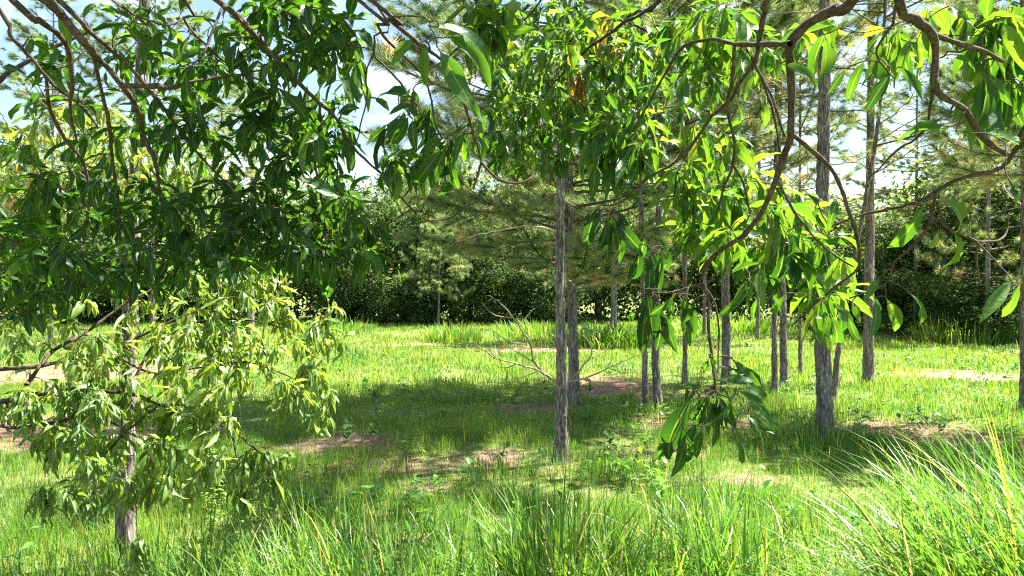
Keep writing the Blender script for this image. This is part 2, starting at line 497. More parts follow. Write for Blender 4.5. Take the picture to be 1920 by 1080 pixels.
def ground_cover():
    """dry stalks and low broad-leaved weeds between the grass"""
    acc = Acc()
    x, y = scatter(4.2, 24, 2.2)
    n = len(x)
    blades(acc, x, y, ground_z(x, y), rng.uniform(.15, .36, n), .004 + .0005 * y, rng.uniform(0, 2 * PI, n), rng.uniform(.02, .4, n), rng.uniform(.72, 1.0, n), 3)
    x, y = scatter(4.2, 18, 10)
    k = rng.random(len(x)) < 2.2 * np.clip(fbm(x * .9, y * .9, seed=77) - .42, 0, 1)
    x, y = x[k], y[k]
    for cx, cy in zip(x, y):
        z0 = float(ground_z(np.array([cx]), np.array([cy]))[0]); t = rng.uniform(.12, .5)
        for j in range(rng.integers(6, 14)):
            a = rng.uniform(0, 2 * PI); L = rng.uniform(.05, .13); el = rng.uniform(.1, .9)
            d = np.array([math.cos(a) * math.cos(el), math.sin(a) * math.cos(el), math.sin(el)])
            yv = unit(np.cross([0, 0, 1.0], d)); zv = np.cross(d, yv)
            V, A, q = TEMPL[j % len(TEMPL)]
            v = (V * [1, 1.5, 1]) @ np.stack([d, yv, zv], 1).T * L + [cx, cy, z0 + rng.uniform(0.02, .22)]
            acc.add(v, None, q, np.column_stack([A, np.full(len(V), t)]))
    o = link('ground_cover', acc.mesh('ground_cover', m_grass), kind='stuff')
    o['label'] = 'dry stalks and low broad-leaved weeds scattered through the meadow grass'


meadow()
litter()
tall_grass()


def clump(cx, cy, r, n, hmin, hmax, wid, label, tint=0.42, lean=0.5, direction=None, spread=1.4, segs=7, dry=0.08, name='grass_clump', group='tall grass clumps'):
    root = thing(name, (cx, cy, 0), label, 'grass clump', group)
    a = rng.uniform(0, 2 * PI, n); rr = r * np.sqrt(rng.random(n))
    x, y = cx + np.cos(a) * rr, cy + np.sin(a) * rr
    h = rng.uniform(hmin, hmax, n) * (1 - 0.25 * (rr / r) ** 2)
    ld = a + rng.normal(0, 0.7, n) if direction is None else rng.normal(direction, spread, n)
    tn = np.clip(tint + rng.normal(0, .1, n), 0, .78)
    dr = rng.random(n) < dry; tn[dr] = rng.uniform(.82, 1, dr.sum())
    acc = Acc()
    blades(acc, x, y, ground_z(x, y) - 0.02, h, rng.uniform(.7, 1.3, n) * wid, ld, np.clip(rng.normal(lean, .25, n), .05, 1.4), tn, segs)
    link('blades', acc.mesh('clump_blades', m_grass), root, 'stuff')
    return root


# foreground clumps
clump(2.0, 2.8, .55, 1500, .6, 1.38, .014, 'tall pale arching grass clump filling the bottom right corner', .38, .62, 2.8, .9)
clump(1.52, 3.1, .34, 420, .45, .85, .010, 'whitish bent grass clump just left of the tallest corner clump', .42, .9, 2.9, .5)
clump(0.22, 3.45, .30, 520, .5, .92, .017, 'bright green upright grass clump in front of the thick central pine', .38, .35, None)
clump(0.66, 3.3, .38, 520, .4, .74, .012, 'drooping fine grass clump in the foreground right of centre', .55, .7, None)
clump(-0.36, 2.45, .16, 26, .7, 1.0, .026, 'few broad stiff grass blades standing at the bottom edge', .32, .25, None, dry=0)
clump(-0.02, 2.5, .22, 40, .6, .86, .022, 'broad bent grass blades beside the stiff upright ones', .42, .85, None, dry=.02)
clump(-1.95, 3.5, .40, 200, .3, .62, .009, 'low arching grass clump in the bottom left corner', .5, .9, 0.3, .8)
clump(-1.0, 3.5, .35, 240, .35, .58, .008, 'loose grass clump between left pine trunk and broad blades', .5, .5, None)
# clumps in the meadow
for px, py, r, n, h0, h1, w, lab, tn in (
        (850, 640, .9, 420, .3, .75, .03, 'bright rounded grass clump before the dark wood', .45),
        (1000, 628, 1.4, 420, .4, .8, .035, 'broad light green grass patch left of the central pine, near the wood', .42),
        (1135, 648, 1.4, 900, .3, 1.0, .035, 'big leafy green grass thicket behind the paired central trunks', .36),
        (1370, 625, 2.4, 900, .3, 1.0, .04, 'wide sunlit grass thicket behind the slim right pines', .42),
        (1790, 640, 1.3, 420, .5, 1.1, .04, 'yellow-green grass clump under the dark right-hand tree', .55),
        (1860, 640, 1.0, 200, .8, 1.5, .05, 'dark tall reedy grass clump at far right', .2),
        (630, 625, 1.5, 300, .3, .7, .04, 'grass tuft at the shaded foot of the left wood', .4),
        (1545, 845, .75, 900, .12, .36, .007, 'leafy grass mound, toned dark for crown shade, round the foot of the grey right pine', .2),  # low tint puts the pine crown's shade into the blade colour
        (1650, 850, .5, 420, .12, .3, .007, 'small dark tuft beside bare soil right of the grey pine', .25),
        (1050, 880, .4, 260, .12, .3, .006, 'short grass ring round the foot of the central pine', .3),
        (660, 672, .5, 160, .15, .35, .02, 'small dull green tuft alone in the sunny meadow', .3),
        (960, 690, 1.1, 260, .2, .5, .02, 'loose pale grass tuft left of the dead branches', .45),
        (945, 888, .3, 200, .15, .38, .007, 'dark green tuft beside the bare earth left of central pine', .2)):
    g = G(px, py)
    clump(g[0], g[1], r, n, h0, h1, w, lab, tn, .8 if n == 900 and h1 > .9 else .4, None, segs=4, dry=.05, group='grass clumps in the meadow')


# ------------------------------------------------------------------ mango leaves
def leaf_template(curl, fold, wave, ph, asym):
    """unit-length leaf along +x, upper side +z; 7 stations, 3 across"""
    t = np.array([0, .09, .22, .38, .55, .72, .87, 1.0])
    wd = np.array([.008, .012, .088, .128, .135, .105, .052, .0])
    ang = -curl * t ** 1.3
    ds = np.diff(t, prepend=0)
    x = np.cumsum(np.cos(ang) * ds); z = np.cumsum(np.sin(ang) * ds)
    V, A = [], []
    for k in range(len(t)):
        nx, nz = -math.sin(ang[k]), math.cos(ang[k])
        for s in (-1, 0, 1):
            lift = abs(s) * wd[k] * fold + wave * wd[k] * s * math.sin(t[k] * 9 + ph) + wave * .6 * wd[k] * abs(s) * math.sin(t[k] * 13 + ph * 2)
            V.append((x[k] + nx * lift, s * wd[k] * (1 + .08 * asym * s) + asym * .06 * math.sin(t[k] * PI), z[k] + nz * lift)); A.append((s, t[k]))
    q = []
    for k in range(len(t) - 1):
        for s in (0, 1):
            a = 3 * k + s
            q.append((a, a + 3, a + 4, a + 1))
    return np.array(V), np.array(A), np.array(q)


TEMPL = [leaf_template(c, f, w, p, a) for c, f, w, p, a in
         ((.5, .35, .25, 0, 1), (.9, .5, .35, 1, -1), (1.3, .3, .45, 2, .6), (.25, .6, .2, 3, -.4), (1.7, .45, .4, 4, 1), (.7, .2, .55, 5, -.8), (1.1, .7, .3, .7, .2), (.1, .4, .5, 2.5, -.6))]
TINTS = np.array([.05, .17, .28, .38, .48, .58, .68, .76, .87, .97])
_leaf_mesh = {}


def leaf_mesh(k, ti, mat):
    if (k, ti, mat.name) not in _leaf_mesh:
        V, A, q = TEMPL[k]
        a = Acc(); a.add(V, None, q, np.column_stack([A, np.full(len(V), TINTS[ti])]))
        _leaf_mesh[(k, ti, mat.name)] = a.mesh('leaf', mat)
    return _leaf_mesh[(k, ti, mat.name)]


class Foliage:
    def __init__(self, width=1.0): self.items, self.width = [], width        # (pos, 3x3 frame, length, template, tint index)

    def leaf(self, pos, d, up, length, tint, wmul=1.0):
        d = unit(d); up = np.asarray(up, float)
        y = np.cross(up, d)
        if np.linalg.norm(y) < 1e-3: y = np.cross([1, .2, 0], d)
        y = unit(y); z = np.cross(d, y)
        self.items.append((np.asarray(pos, float), np.stack([d, y * self.width * wmul * random.uniform(.85, 1.12), z], 1), length, random.randrange(len(TEMPL)), int(np.argmin(np.abs(TINTS - tint)))))

    def rosette(self, tip, axis, n, L, hang, tint, spread=1.0):
        axis = unit(axis)
        s = unit(np.cross(axis, [0.3, 0.2, 1.0])); w = np.cross(axis, s)
        a0 = random.uniform(0, 2 * PI)
        for k in range(n):
            a = a0 + k * 2.4 + random.gauss(0, .25)
            rad = s * math.cos(a) + w * math.sin(a)
            el = random.uniform(.35, 1.15) * spread
            d = axis * math.cos(el) + rad * math.sin(el)
            hg = min(.95, max(0, random.gauss(hang, .18)))
            d = unit(d * (1 - hg) + np.array([0, 0, -1.0]) * hg + rng.normal(0, .10, 3))
            up = np.array([0, 0, 1.0]) * (1.05 - abs(d[2])) + unit(d * [1, 1, 0] + 1e-3) * .7 * max(0, -d[2]) + rng.normal(0, .30, 3)
            pos = tip - axis * random.uniform(0, .06)
            self.leaf(pos, d, up, L * random.uniform(.55, 1.22), min(.8 if tint < .7 else .99, max(0, random.gauss(tint, .13))))

    def verts(self, it):
        pos, R, L, k, ti = it
        return TEMPL[k][0] @ R.T * L + pos

    def split(self, n_single, bvh):
        """index of the leaves that show largest from the viewpoint"""
        score = []
        o = Vector((0, 0, CAM_Z))
        for i, it in enumerate(self.items):
            v = self.verts(it)
            y = v[:, 1]
            if y.min() < .3: score.append(0); continue
            u = v[:, 0] / y * F; t = (v[:, 2] - CAM_Z) / y * F
            mid = v[[7, 13, 16, 10]]
            if abs(u.mean()) > .5 or abs(t.mean()) > .285: score.append(0); continue
            c = np.array([u[[0, 9, 12, 21, 14, 11]], t[[0, 9, 12, 21, 14, 11]]])
            area = .5 * abs(np.dot(c[0], np.roll(c[1], 1)) - np.dot(c[1], np.roll(c[0], 1)))
            seen = 0
            for p in mid:
                dv = Vector(p) - o
                h = bvh.ray_cast(o, dv.normalized(), dv.length - .012)
                seen += h[0] is None
            score.append(area * seen / 4)
        order = np.argsort(-np.array(score))
        return set(int(i) for i in order[:n_single] if score[i] > 0)

    def all_mesh_data(self):
        V = np.concatenate([self.verts(it) for it in self.items])
        qs = np.concatenate([TEMPL[it[3]][2] + 24 * i for i, it in enumerate(self.items)])
        return V, qs

    def build(self, root, bvh, mat, n_single=300):
        single = self.split(n_single, bvh)
        acc = Acc()
        for i, it in enumerate(self.items):
            pos, R, L, k, ti = it
            if i in single:
                o = link('leaf', leaf_mesh(k, ti, mat), root)
                M = Matrix(R.tolist()).to_4x4()
                o.matrix_basis = Matrix.Translation(Vector(pos)) @ M @ Matrix.Scale(L, 4)
            else:
                V, A, q = TEMPL[k]
                acc.add(self.verts(it), None, q, np.column_stack([A, np.full(len(V), TINTS[ti])]))
        if acc.n: link('foliage', acc.mesh('foliage', mat), root, 'stuff')


class MangoTree:
    def __init__(self, name, base, label, hub, trunk, trunk_r, leaf_width):
        self.root = thing(name, base, label, 'tree', 'mango trees')
        self.fol = Foliage(leaf_width)
        self.hub = np.array(hub, float)
        self.nodes = []                         # (point, radius)
        a = Acc()
        p = spline(trunk, .06)
        r = np.linspace(trunk_r[0], trunk_r[1], len(p)) * (1 + .07 * np.sin(np.arange(len(p)) * 1.3))
        tube(a, p, r, 14)
        link('trunk', a.mesh('trunk', m_mango_bark), self.root)
        self.nodes += [(q, trunk_r[1]) for q in p[len(p) // 2:]]
        self.twigs = Acc()

    def branch(self, pts, r0, r1, y0=None, y1=None, from_hub=False, hub=None):
        """pts are pixels when y0 is given (depth runs y0..y1), else world points"""
        if y0 is not None:
            ys = np.linspace(y0, y1, len(pts)) + rng.normal(0, .02, len(pts))
            w = [P(px, py, y) for (px, py), y in zip(pts, ys)]
        else:
            w = [np.array(p, float) for p in pts]
        rr0 = r0
        if from_hub:
            h = self.hub if hub is None else np.array(hub, float)
            d = unit(w[0] - w[1])
            L = np.linalg.norm(h - w[0])
            w = [h, h * .45 + (w[0] + d * L * .5) * .55] + w
            rr0 = r0 * 1.35
        p = spline(w, .03)
        n = len(p)
        kn = np.arange(0, n + 5, 4)
        wob = np.stack([np.interp(np.arange(n), kn, rng.normal(0, .0055, len(kn))) for _ in range(3)], -1) + rng.normal(0, .0008, (n, 3))
        p = p + wob * np.minimum(1, np.arange(n) / 8)[:, None]
        r = np.linspace(rr0, r1, n) * (1 + .42 * (fbm(np.arange(n) * .45, np.full(n, 3.3 + r0 * 999), seed=4, octaves=3) - .5) * 2) * .76
        a = Acc(); tube(a, p, r, 8)
        link('branch', a.mesh('branch', m_mango_bark), self.root)
        self.nodes += [(q, rq) for q, rq in zip(p[::2], r[::2])]

    def tips(self, tips):
        """each tip = (point, leaves, length, hang, tint, spread): grows a twig from the nearest wood"""
        if not tips: return
        T = np.array([t[0] for t in tips])
        N = np.array([n[0] for n in self.nodes]); R = np.array([n[1] for n in self.nodes])
        D = np.array([np.linalg.norm(N - t, axis=1).min() for t in T])
        for i in np.argsort(D):
            tip = T[i]
            dd = np.linalg.norm(N - tip, axis=1) + 0.5 * np.maximum(0, tip[2] - N[:, 2] - .1)
            j = int(dd.argmin())
            s = N[j]; L = np.linalg.norm(tip - s)
            side = rng.normal(0, 1, 3); side -= unit(tip - s) * np.dot(side, unit(tip - s))
            m1 = s * .66 + tip * .34 + unit(side) * L * .12 + np.array([0, 0, .10 * L])
            m2 = s * .3 + tip * .7 + unit(side) * L * random.uniform(-.05, .12) + np.array([0, 0, .06 * L])
            p = spline([s, m1, m2, tip], max(.025, L / 12))
            p = p + rng.normal(0, .0025, p.shape) * np.linspace(0, 1, len(p))[:, None]
            r0 = min(R[j] * .75, .0028 + .0055 * min(L, 1.2))
            r = np.linspace(r0, .0019, len(p))
            tube(self.twigs, p, r, 5)
            if L > .05:
                N = np.vstack([N, p[2:]]); R = np.concatenate([R, r[2:]])
            _, nl, LL, hang, tint, spread = tips[i]
            ax = unit(p[-1] - p[-2]); axis = ax * [1, 1, .45] + unit(rng.normal(0, 1, 3)) * .35 + np.array([0, 0, -.12 - .5 * hang])
            if nl: self.fol.rosette(tip, axis, nl, LL, hang, tint, spread)
            if L > .25 and nl:                                       # a few leaves along the twig
                for q in p[len(p) // 2:-1:3]:
                    if random.random() < .45:
                        self.fol.rosette(q, axis + rng.normal(0, .4, 3), random.randint(1, 2), LL * .9, hang, tint, 1.2)
        self.nodes = list(zip(N, R))

    def region(self, cx, cy, rx, ry, y0, y1, n, L, hang, tint, leaves=(5, 10), spread=1.0):
        out = []
        for _ in range(n):
            a, q = random.uniform(0, 2 * PI), math.sqrt(random.random())
            p = P(cx + rx * q * math.cos(a), cy + ry * q * math.sin(a), random.uniform(y0, y1))
            out.append((p, random.randint(*leaves), L * random.uniform(.8, 1.15), hang, tint + random.gauss(0, .06), spread))
        return out

    def leaves(self, rows):
        """single big leaves: foot pixel, tip pixel, distance, tint - each on a short twig of its own"""
        feet = []
        more = [(x0 + random.gauss(0, 9), y0 + random.gauss(0, 7), x0 + (x1 - x0) * .8 + random.gauss(0, 24), y0 + (y1 - y0) * .8 + random.gauss(0, 14), y + random.gauss(0, .07), tint - .06)
                for x0, y0, x1, y1, y, tint in rows if 1090 < x0 < 1420 and y0 > 380 and y > 2.3 for _ in range(1)]
        for x0, y0, x1, y1, y, tint in rows + more:
            a, b = P(x0, y0, y), P(x1, y1, y + random.uniform(-.06, .06))
            d = b - a; L = np.linalg.norm(d) * 1.06
            up = np.array([0, -.85, .75]) * (1.1 - abs(d[2]) / L) + np.array([random.uniform(-.5, .5), -1, .2]) * abs(d[2]) / L
            self.fol.leaf(a, d, up + rng.normal(0, .2, 3), L * 1.02, tint, 1.05)
            feet.append((a, 0, L, 0, tint, 1))
        self.tips(feet)

    def done(self):
        link('twigs', self.twigs.mesh('twigs', m_mango_bark), self.root, 'stuff')


ground_cover()


# ---- left overhead mango: limbs come in from the upper left
LT = MangoTree('mango_tree', (-2.75, 1.15, 0), 'mango tree whose shade-darkened leafy limbs hang in from upper left', (-1.75, 1.7, 2.95),
               [(-2.75, 1.15, -.1), (-2.68, 1.2, .8), (-2.6, 1.2, 1.6), (-2.35, 1.35, 2.4), (-1.75, 1.7, 2.95)], (.13, .055), .90)
b = LT.branch
b([(33, 0), (80, 37), (110, 73), (133, 95), (137, 150), (134, 200), (140, 262)], .016, .005, 2.0, 2.4, True)
b([(80, 0), (110, 27), (143, 63), (173, 100), (193, 123), (227, 160), (250, 197), (267, 253), (287, 300), (298, 360), (310, 420)], .017, .006, 1.95, 2.6, True)
b([(227, 160), (293, 163), (320, 167), (367, 153), (433, 143), (483, 150), (540, 175)], .011, .004, 2.2, 2.6)
b([(113, 0), (167, 53), (213, 93), (247, 130), (277, 170), (310, 213), (333, 247), (360, 277), (393, 310), (430, 350), (470, 410)], .010, .004, 2.1, 2.8, True)
b([(-5, 10), (23, 67), (50, 103), (87, 147), (110, 167), (150, 193), (190, 240)], .011, .004, 2.1, 2.5, True)
b([(87, 147), (93, 197), (113, 240), (133, 270), (160, 310), (170, 380), (160, 460)], .008, .004, 2.3, 2.6)
b([(173, 100), (183, 140), (197, 213), (200, 253), (203, 300), (220, 370), (225, 450)], .009, .004, 2.15, 2.6)
b([(413, 0), (457, 47), (483, 77), (520, 117), (560, 157), (600, 197), (633, 228), (660, 273), (707, 320), (740, 357), (773, 390), (810, 413)], .014, .0035, 2.2, 2.9, True)
b([(600, 197), (597, 240), (590, 300), (600, 360), (615, 430)], .008, .004, 2.5, 2.8)
b([(810, 413), (847, 408), (870, 388), (893, 378), (905, 350)], .004, .0025, 2.9, 3.0)
b([(683, 8), (707, 43), (727, 73), (773, 120), (800, 160), (815, 220), (830, 260)], .009, .004, 2.3, 2.7, True)
b([(700, 0), (730, 33), (773, 67), (807, 97), (843, 130), (857, 150), (870, 193), (887, 240), (900, 300), (893, 353)], .011, .004, 2.0, 2.5, True)
b([(901, 303), (927, 330), (953, 343), (990, 337), (1027, 293)], .006, .003, 2.45, 2.7)
b([(703, 0), (704, 67), (703, 107), (684, 145), (683, 200), (670, 260)], .007, .003, 2.3, 2.6, True)
b([(703, 107), (737, 140), (760, 163), (783, 197), (790, 240)], .005, .003, 2.4, 2.6)
b([(350, -5), (350, 30), (363, 60), (380, 85), (410, 110), (460, 132), (490, 130), (550, 120)], .007, .003, 2.3, 2.7, True)
b([(200, -5), (227, 13), (253, 33), (283, 43), (313, 50), (345, 30)], .006, .003, 2.2, 2.4, True)
b([(-20, 430), (60, 470), (110, 510), (180, 545), (250, 560)], .009, .004, 2.5, 2.8, True, (-2.3, 1.6, 2.4))
b([(-20, 560), (40, 590), (70, 620)], .007, .004, 2.4, 2.5, True, (-2.3, 1.6, 2.2))
# overhead wood, above the picture
b([(-1.75, 1.7, 2.95), (-1.2, 2.4, 3.6), (-.6, 3.1, 4.1), (.1, 3.4, 4.4)], .04, .012)
b([(-1.75, 1.7, 2.95), (-1.8, 2.6, 3.5), (-1.7, 3.0, 3.9), (-1.5, 3.4, 4.2)], .035, .012)
b([(-1.2, 2.4, 3.6), (-1.0, 2.9, 4.3), (-.8, 3.3, 4.9)], .02, .01)
b([(-1.75, 1.7, 2.95), (-.9, 1.9, 3.5), (0, 2.2, 3.7), (.5, 2.6, 3.9)], .03, .01)
R_ = LT.region
tips = []  # low tints below put the canopy's shade into the leaf colour
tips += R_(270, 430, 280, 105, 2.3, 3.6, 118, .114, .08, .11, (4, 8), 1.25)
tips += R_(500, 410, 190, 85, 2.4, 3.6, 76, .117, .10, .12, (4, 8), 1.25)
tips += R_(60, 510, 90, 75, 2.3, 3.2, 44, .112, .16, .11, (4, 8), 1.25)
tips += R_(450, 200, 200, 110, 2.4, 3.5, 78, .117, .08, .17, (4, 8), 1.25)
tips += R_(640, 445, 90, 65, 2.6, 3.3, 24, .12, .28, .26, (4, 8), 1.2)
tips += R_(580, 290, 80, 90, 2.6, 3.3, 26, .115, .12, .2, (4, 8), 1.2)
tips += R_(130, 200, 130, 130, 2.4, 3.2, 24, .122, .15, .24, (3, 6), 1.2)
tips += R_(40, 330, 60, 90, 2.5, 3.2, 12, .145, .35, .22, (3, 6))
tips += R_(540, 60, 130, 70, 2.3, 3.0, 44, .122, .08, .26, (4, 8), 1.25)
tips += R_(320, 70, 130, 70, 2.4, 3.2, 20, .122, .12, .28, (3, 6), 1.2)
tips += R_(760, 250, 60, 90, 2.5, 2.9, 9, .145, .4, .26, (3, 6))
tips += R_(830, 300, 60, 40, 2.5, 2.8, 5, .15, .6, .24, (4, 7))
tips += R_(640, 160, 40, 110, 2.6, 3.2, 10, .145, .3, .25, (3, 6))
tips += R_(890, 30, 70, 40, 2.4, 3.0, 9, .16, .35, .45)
# upper crown out of the picture
for _ in range(230):
    y = random.uniform(1.9, 3.6); x = random.uniform(-1.9, 1.0)
    z = 1.6 + .365 * y + random.uniform(.25, 1.9)
    tips.append((np.array([x, y, z]), random.randint(6, 10), .19, .4, .22, 1.0))
LT.tips(tips)
LT.leaves([(805, 50, 945, 62, 1.95, .2), (820, 87, 907, 200, 1.95, .4), (833, 63, 940, 132, 1.98, .42), (807, 42, 853, -8, 1.95, .2), (783, 70, 728, 107, 2.2, .5), (800, 77, 786, 158, 2.15, .5), (777, 187, 705, 157, 2.4, .2),
           (733, 213, 702, 177, 2.45, .2), (777, 197, 733, 209, 2.4, .2), (767, 213, 737, 282, 2.4, .25), (768, 220, 725, 255, 2.4, .22), (773, 222, 772, 272, 2.4, .22), (837, 257, 776, 288, 2.4, .2), (830, 277, 755, 342, 2.4, .2),
           (837, 277, 809, 352, 2.4, .22), (870, 247, 853, 302, 2.4, .15), (843, 297, 868, 362, 2.4, .3), (893, 247, 924, 302, 2.4, .22), (870, 250, 862, 300, 2.42, .12), (885, 60, 925, 110, 2.2, .35), (845, 70, 880, 20, 2.2, .22),
           (350, 133, 326, 230, 1.9, .05), (360, 63, 322, 105, 2.4, .3), (353, 60, 296, 64, 2.4, .25), (297, 70, 248, 112, 2.4, .3), (400, 50, 462, 64, 2.4, .25), (385, 90, 330, 118, 2.4, .3), (655, 80, 683, 62, 2.4, .2), (640, 92, 615, 60, 2.4, .2),
           (60, 70, 45, 100, 2.3, .35), (80, 170, 45, 212, 2.3, .3), (150, 160, 110, 100, 2.4, .25), (155, 35, 172, 2, 2.2, .4), (200, 130, 180, 180, 2.5, .3), (700, 330, 640, 330, 2.8, .2), (560, 470, 543, 545, 2.5, .15), (600, 480, 580, 560, 2.5, .18), (625, 490, 605, 580, 2.5, .2), (380, 440, 350, 530, 2.4, .08), (400, 430, 345, 505, 2.4, .06)])
LT.done()

# ---- right overhead mango: limbs come in over the viewer's right shoulder
RT = MangoTree('mango_tree', (2.3, -.5, 0), 'mango tree with sunlit glowing leaves on bare forked limbs, upper right', (.98, 1.75, 2.75),
               [(2.3, -.5, -.1), (2.25, -.3, .9), (2.1, .05, 1.7), (1.75, .8, 2.3), (1.3, 1.4, 2.6), (.98, 1.75, 2.75)], (.14, .045), .82)
b = RT.branch
b([(1600, 0), (1573, 13), (1547, 27), (1513, 50), (1482, 80), (1482, 110), (1482, 147), (1480, 250), (1463, 300), (1450, 355), (1430, 403), (1397, 437), (1357, 463), (1327, 500), (1317, 533)], .0175, .008, 1.95, 2.5, True)
b([(1482, 82), (1440, 80), (1380, 83), (1330, 78), (1280, 93), (1253, 127), (1220, 180), (1187, 247)], .011, .004, 2.02, 2.9)
b([(1317, 533), (1330, 560), (1329, 610), (1333, 660), (1340, 722)], .008, .005, 2.42, 2.42)
b([(1320, 535), (1342, 570), (1350, 620), (1346, 680), (1343, 715)], .0045, .003, 2.46, 2.42)
b([(1317, 533), (1280, 543), (1240, 552), (1205, 548)], .006, .003, 2.5, 2.6)
b([(1484, 250), (1520, 280), (1557, 317), (1577, 353), (1593, 400), (1603, 447), (1608, 497), (1570, 533), (1530, 567), (1493, 607)], .010, .004, 2.2, 2.6)
b([(1455, 330), (1487, 397), (1520, 440), (1573, 483), (1600, 500)], .006, .004, 2.4, 2.5)
b([(1446, -10), (1441, 15), (1430, 57), (1413, 113), (1377, 160), (1357, 200), (1323, 240), (1280, 290), (1227, 327), (1187, 362), (1160, 385), (1127, 385)], .012, .003, 2.05, 2.9, True)
b([(1377, 85), (1373, 150), (1360, 200), (1370, 273), (1375, 310), (1357, 350), (1345, 400)], .008, .004, 2.1, 2.6)
b([(1375, 310), (1395, 345), (1410, 400)], .006, .004, 2.5, 2.7)
b([(1413, 118), (1440, 170), (1455, 215), (1470, 260)], .006, .004, 2.25, 2.3)
b([(1680, -5), (1713, 30), (1747, 63), (1752, 110), (1754, 167), (1800, 203), (1830, 237), (1860, 270), (1893, 287)], .015, .009, 1.9, 2.2, True)
b([(1749, 65), (1800, 80), (1847, 93), (1880, 113)], .011, .006, 1.98, 2.1)
b([(1935, 215), (1918, 262), (1907, 283), (1880, 313), (1813, 333), (1763, 353), (1697, 385), (1630, 400), (1557, 422)], .014, .004, 2.0, 2.5, True, (1.75, 1.5, 2.5))
b([(1755, 360), (1743, 410), (1710, 463), (1673, 493), (1653, 537), (1590, 556)], .008, .003, 2.25, 2.5)
b([(1757, 380), (1773, 423), (1807, 443), (1833, 453), (1880, 440), (1892, 400)], .007, .003, 2.3, 2.4)
b([(1750, 170), (1747, 180), (1737, 230), (1707, 267), (1673, 290), (1645, 320), (1617, 345)], .007, .003, 2.05, 2.5)
b([(1833, 455), (1832, 490), (1838, 530)], .004, .003, 2.35, 2.4)
b([(1675, 15), (1665, 60), (1652, 95), (1655, 120), (1680, 145)], .006, .003, 2.0, 2.2, True)
# long thin limbs into the bright middle crown
b([(.98, 1.75, 2.75), (.85, 2.6, 3.05), (.75, 3.3, 3.0), (.75, 4.2, 3.1), (.7, 5.0, 3.3), (.45, 5.8, 3.2)], .026, .007)
b([(.75, 4.2, 3.1), (.4, 4.8, 3.0), (.1, 5.3, 2.75)], .013, .005)
b([(.7, 5.0, 3.3), (1.1, 5.3, 3.2), (1.4, 5.6, 2.9)], .012, .005)
b([(.75, 3.3, 3.0), (1.1, 3.7, 2.75), (1.35, 4.0, 2.35), (1.4, 4.2, 2.0)], .013, .005)
b([(.85, 2.6, 3.05), (.4, 3.2, 3.05), (.05, 3.7, 2.85)], .012, .005)
R_ = RT.region
tips = []
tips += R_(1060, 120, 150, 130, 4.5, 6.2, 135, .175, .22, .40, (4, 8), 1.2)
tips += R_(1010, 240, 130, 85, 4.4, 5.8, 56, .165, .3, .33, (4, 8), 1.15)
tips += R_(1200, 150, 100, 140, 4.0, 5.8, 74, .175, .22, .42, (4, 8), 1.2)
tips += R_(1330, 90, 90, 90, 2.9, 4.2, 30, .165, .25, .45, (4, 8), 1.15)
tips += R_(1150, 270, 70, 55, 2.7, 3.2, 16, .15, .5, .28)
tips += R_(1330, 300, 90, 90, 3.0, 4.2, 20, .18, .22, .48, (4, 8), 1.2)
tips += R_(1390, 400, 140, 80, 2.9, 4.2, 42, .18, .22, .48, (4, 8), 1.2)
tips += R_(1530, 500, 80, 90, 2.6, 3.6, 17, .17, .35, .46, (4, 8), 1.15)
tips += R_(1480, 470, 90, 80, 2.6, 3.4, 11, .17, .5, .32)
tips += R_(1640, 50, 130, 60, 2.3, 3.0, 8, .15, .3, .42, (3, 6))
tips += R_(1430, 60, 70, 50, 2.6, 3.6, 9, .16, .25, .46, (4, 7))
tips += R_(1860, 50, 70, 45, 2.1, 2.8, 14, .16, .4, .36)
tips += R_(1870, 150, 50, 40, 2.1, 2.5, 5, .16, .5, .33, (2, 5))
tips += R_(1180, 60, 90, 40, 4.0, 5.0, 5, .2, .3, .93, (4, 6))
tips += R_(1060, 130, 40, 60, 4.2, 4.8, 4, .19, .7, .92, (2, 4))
for _ in range(45):                                                 # crown above the picture
    y = random.uniform(1.6, 4.0); x = random.uniform(-.5, 1.0)
    tips.append((np.array([x, y, 1.6 + .365 * y + random.uniform(.3, 1.3)]), random.randint(5, 9), .18, .4, .35, 1.0))
RT.tips(tips)
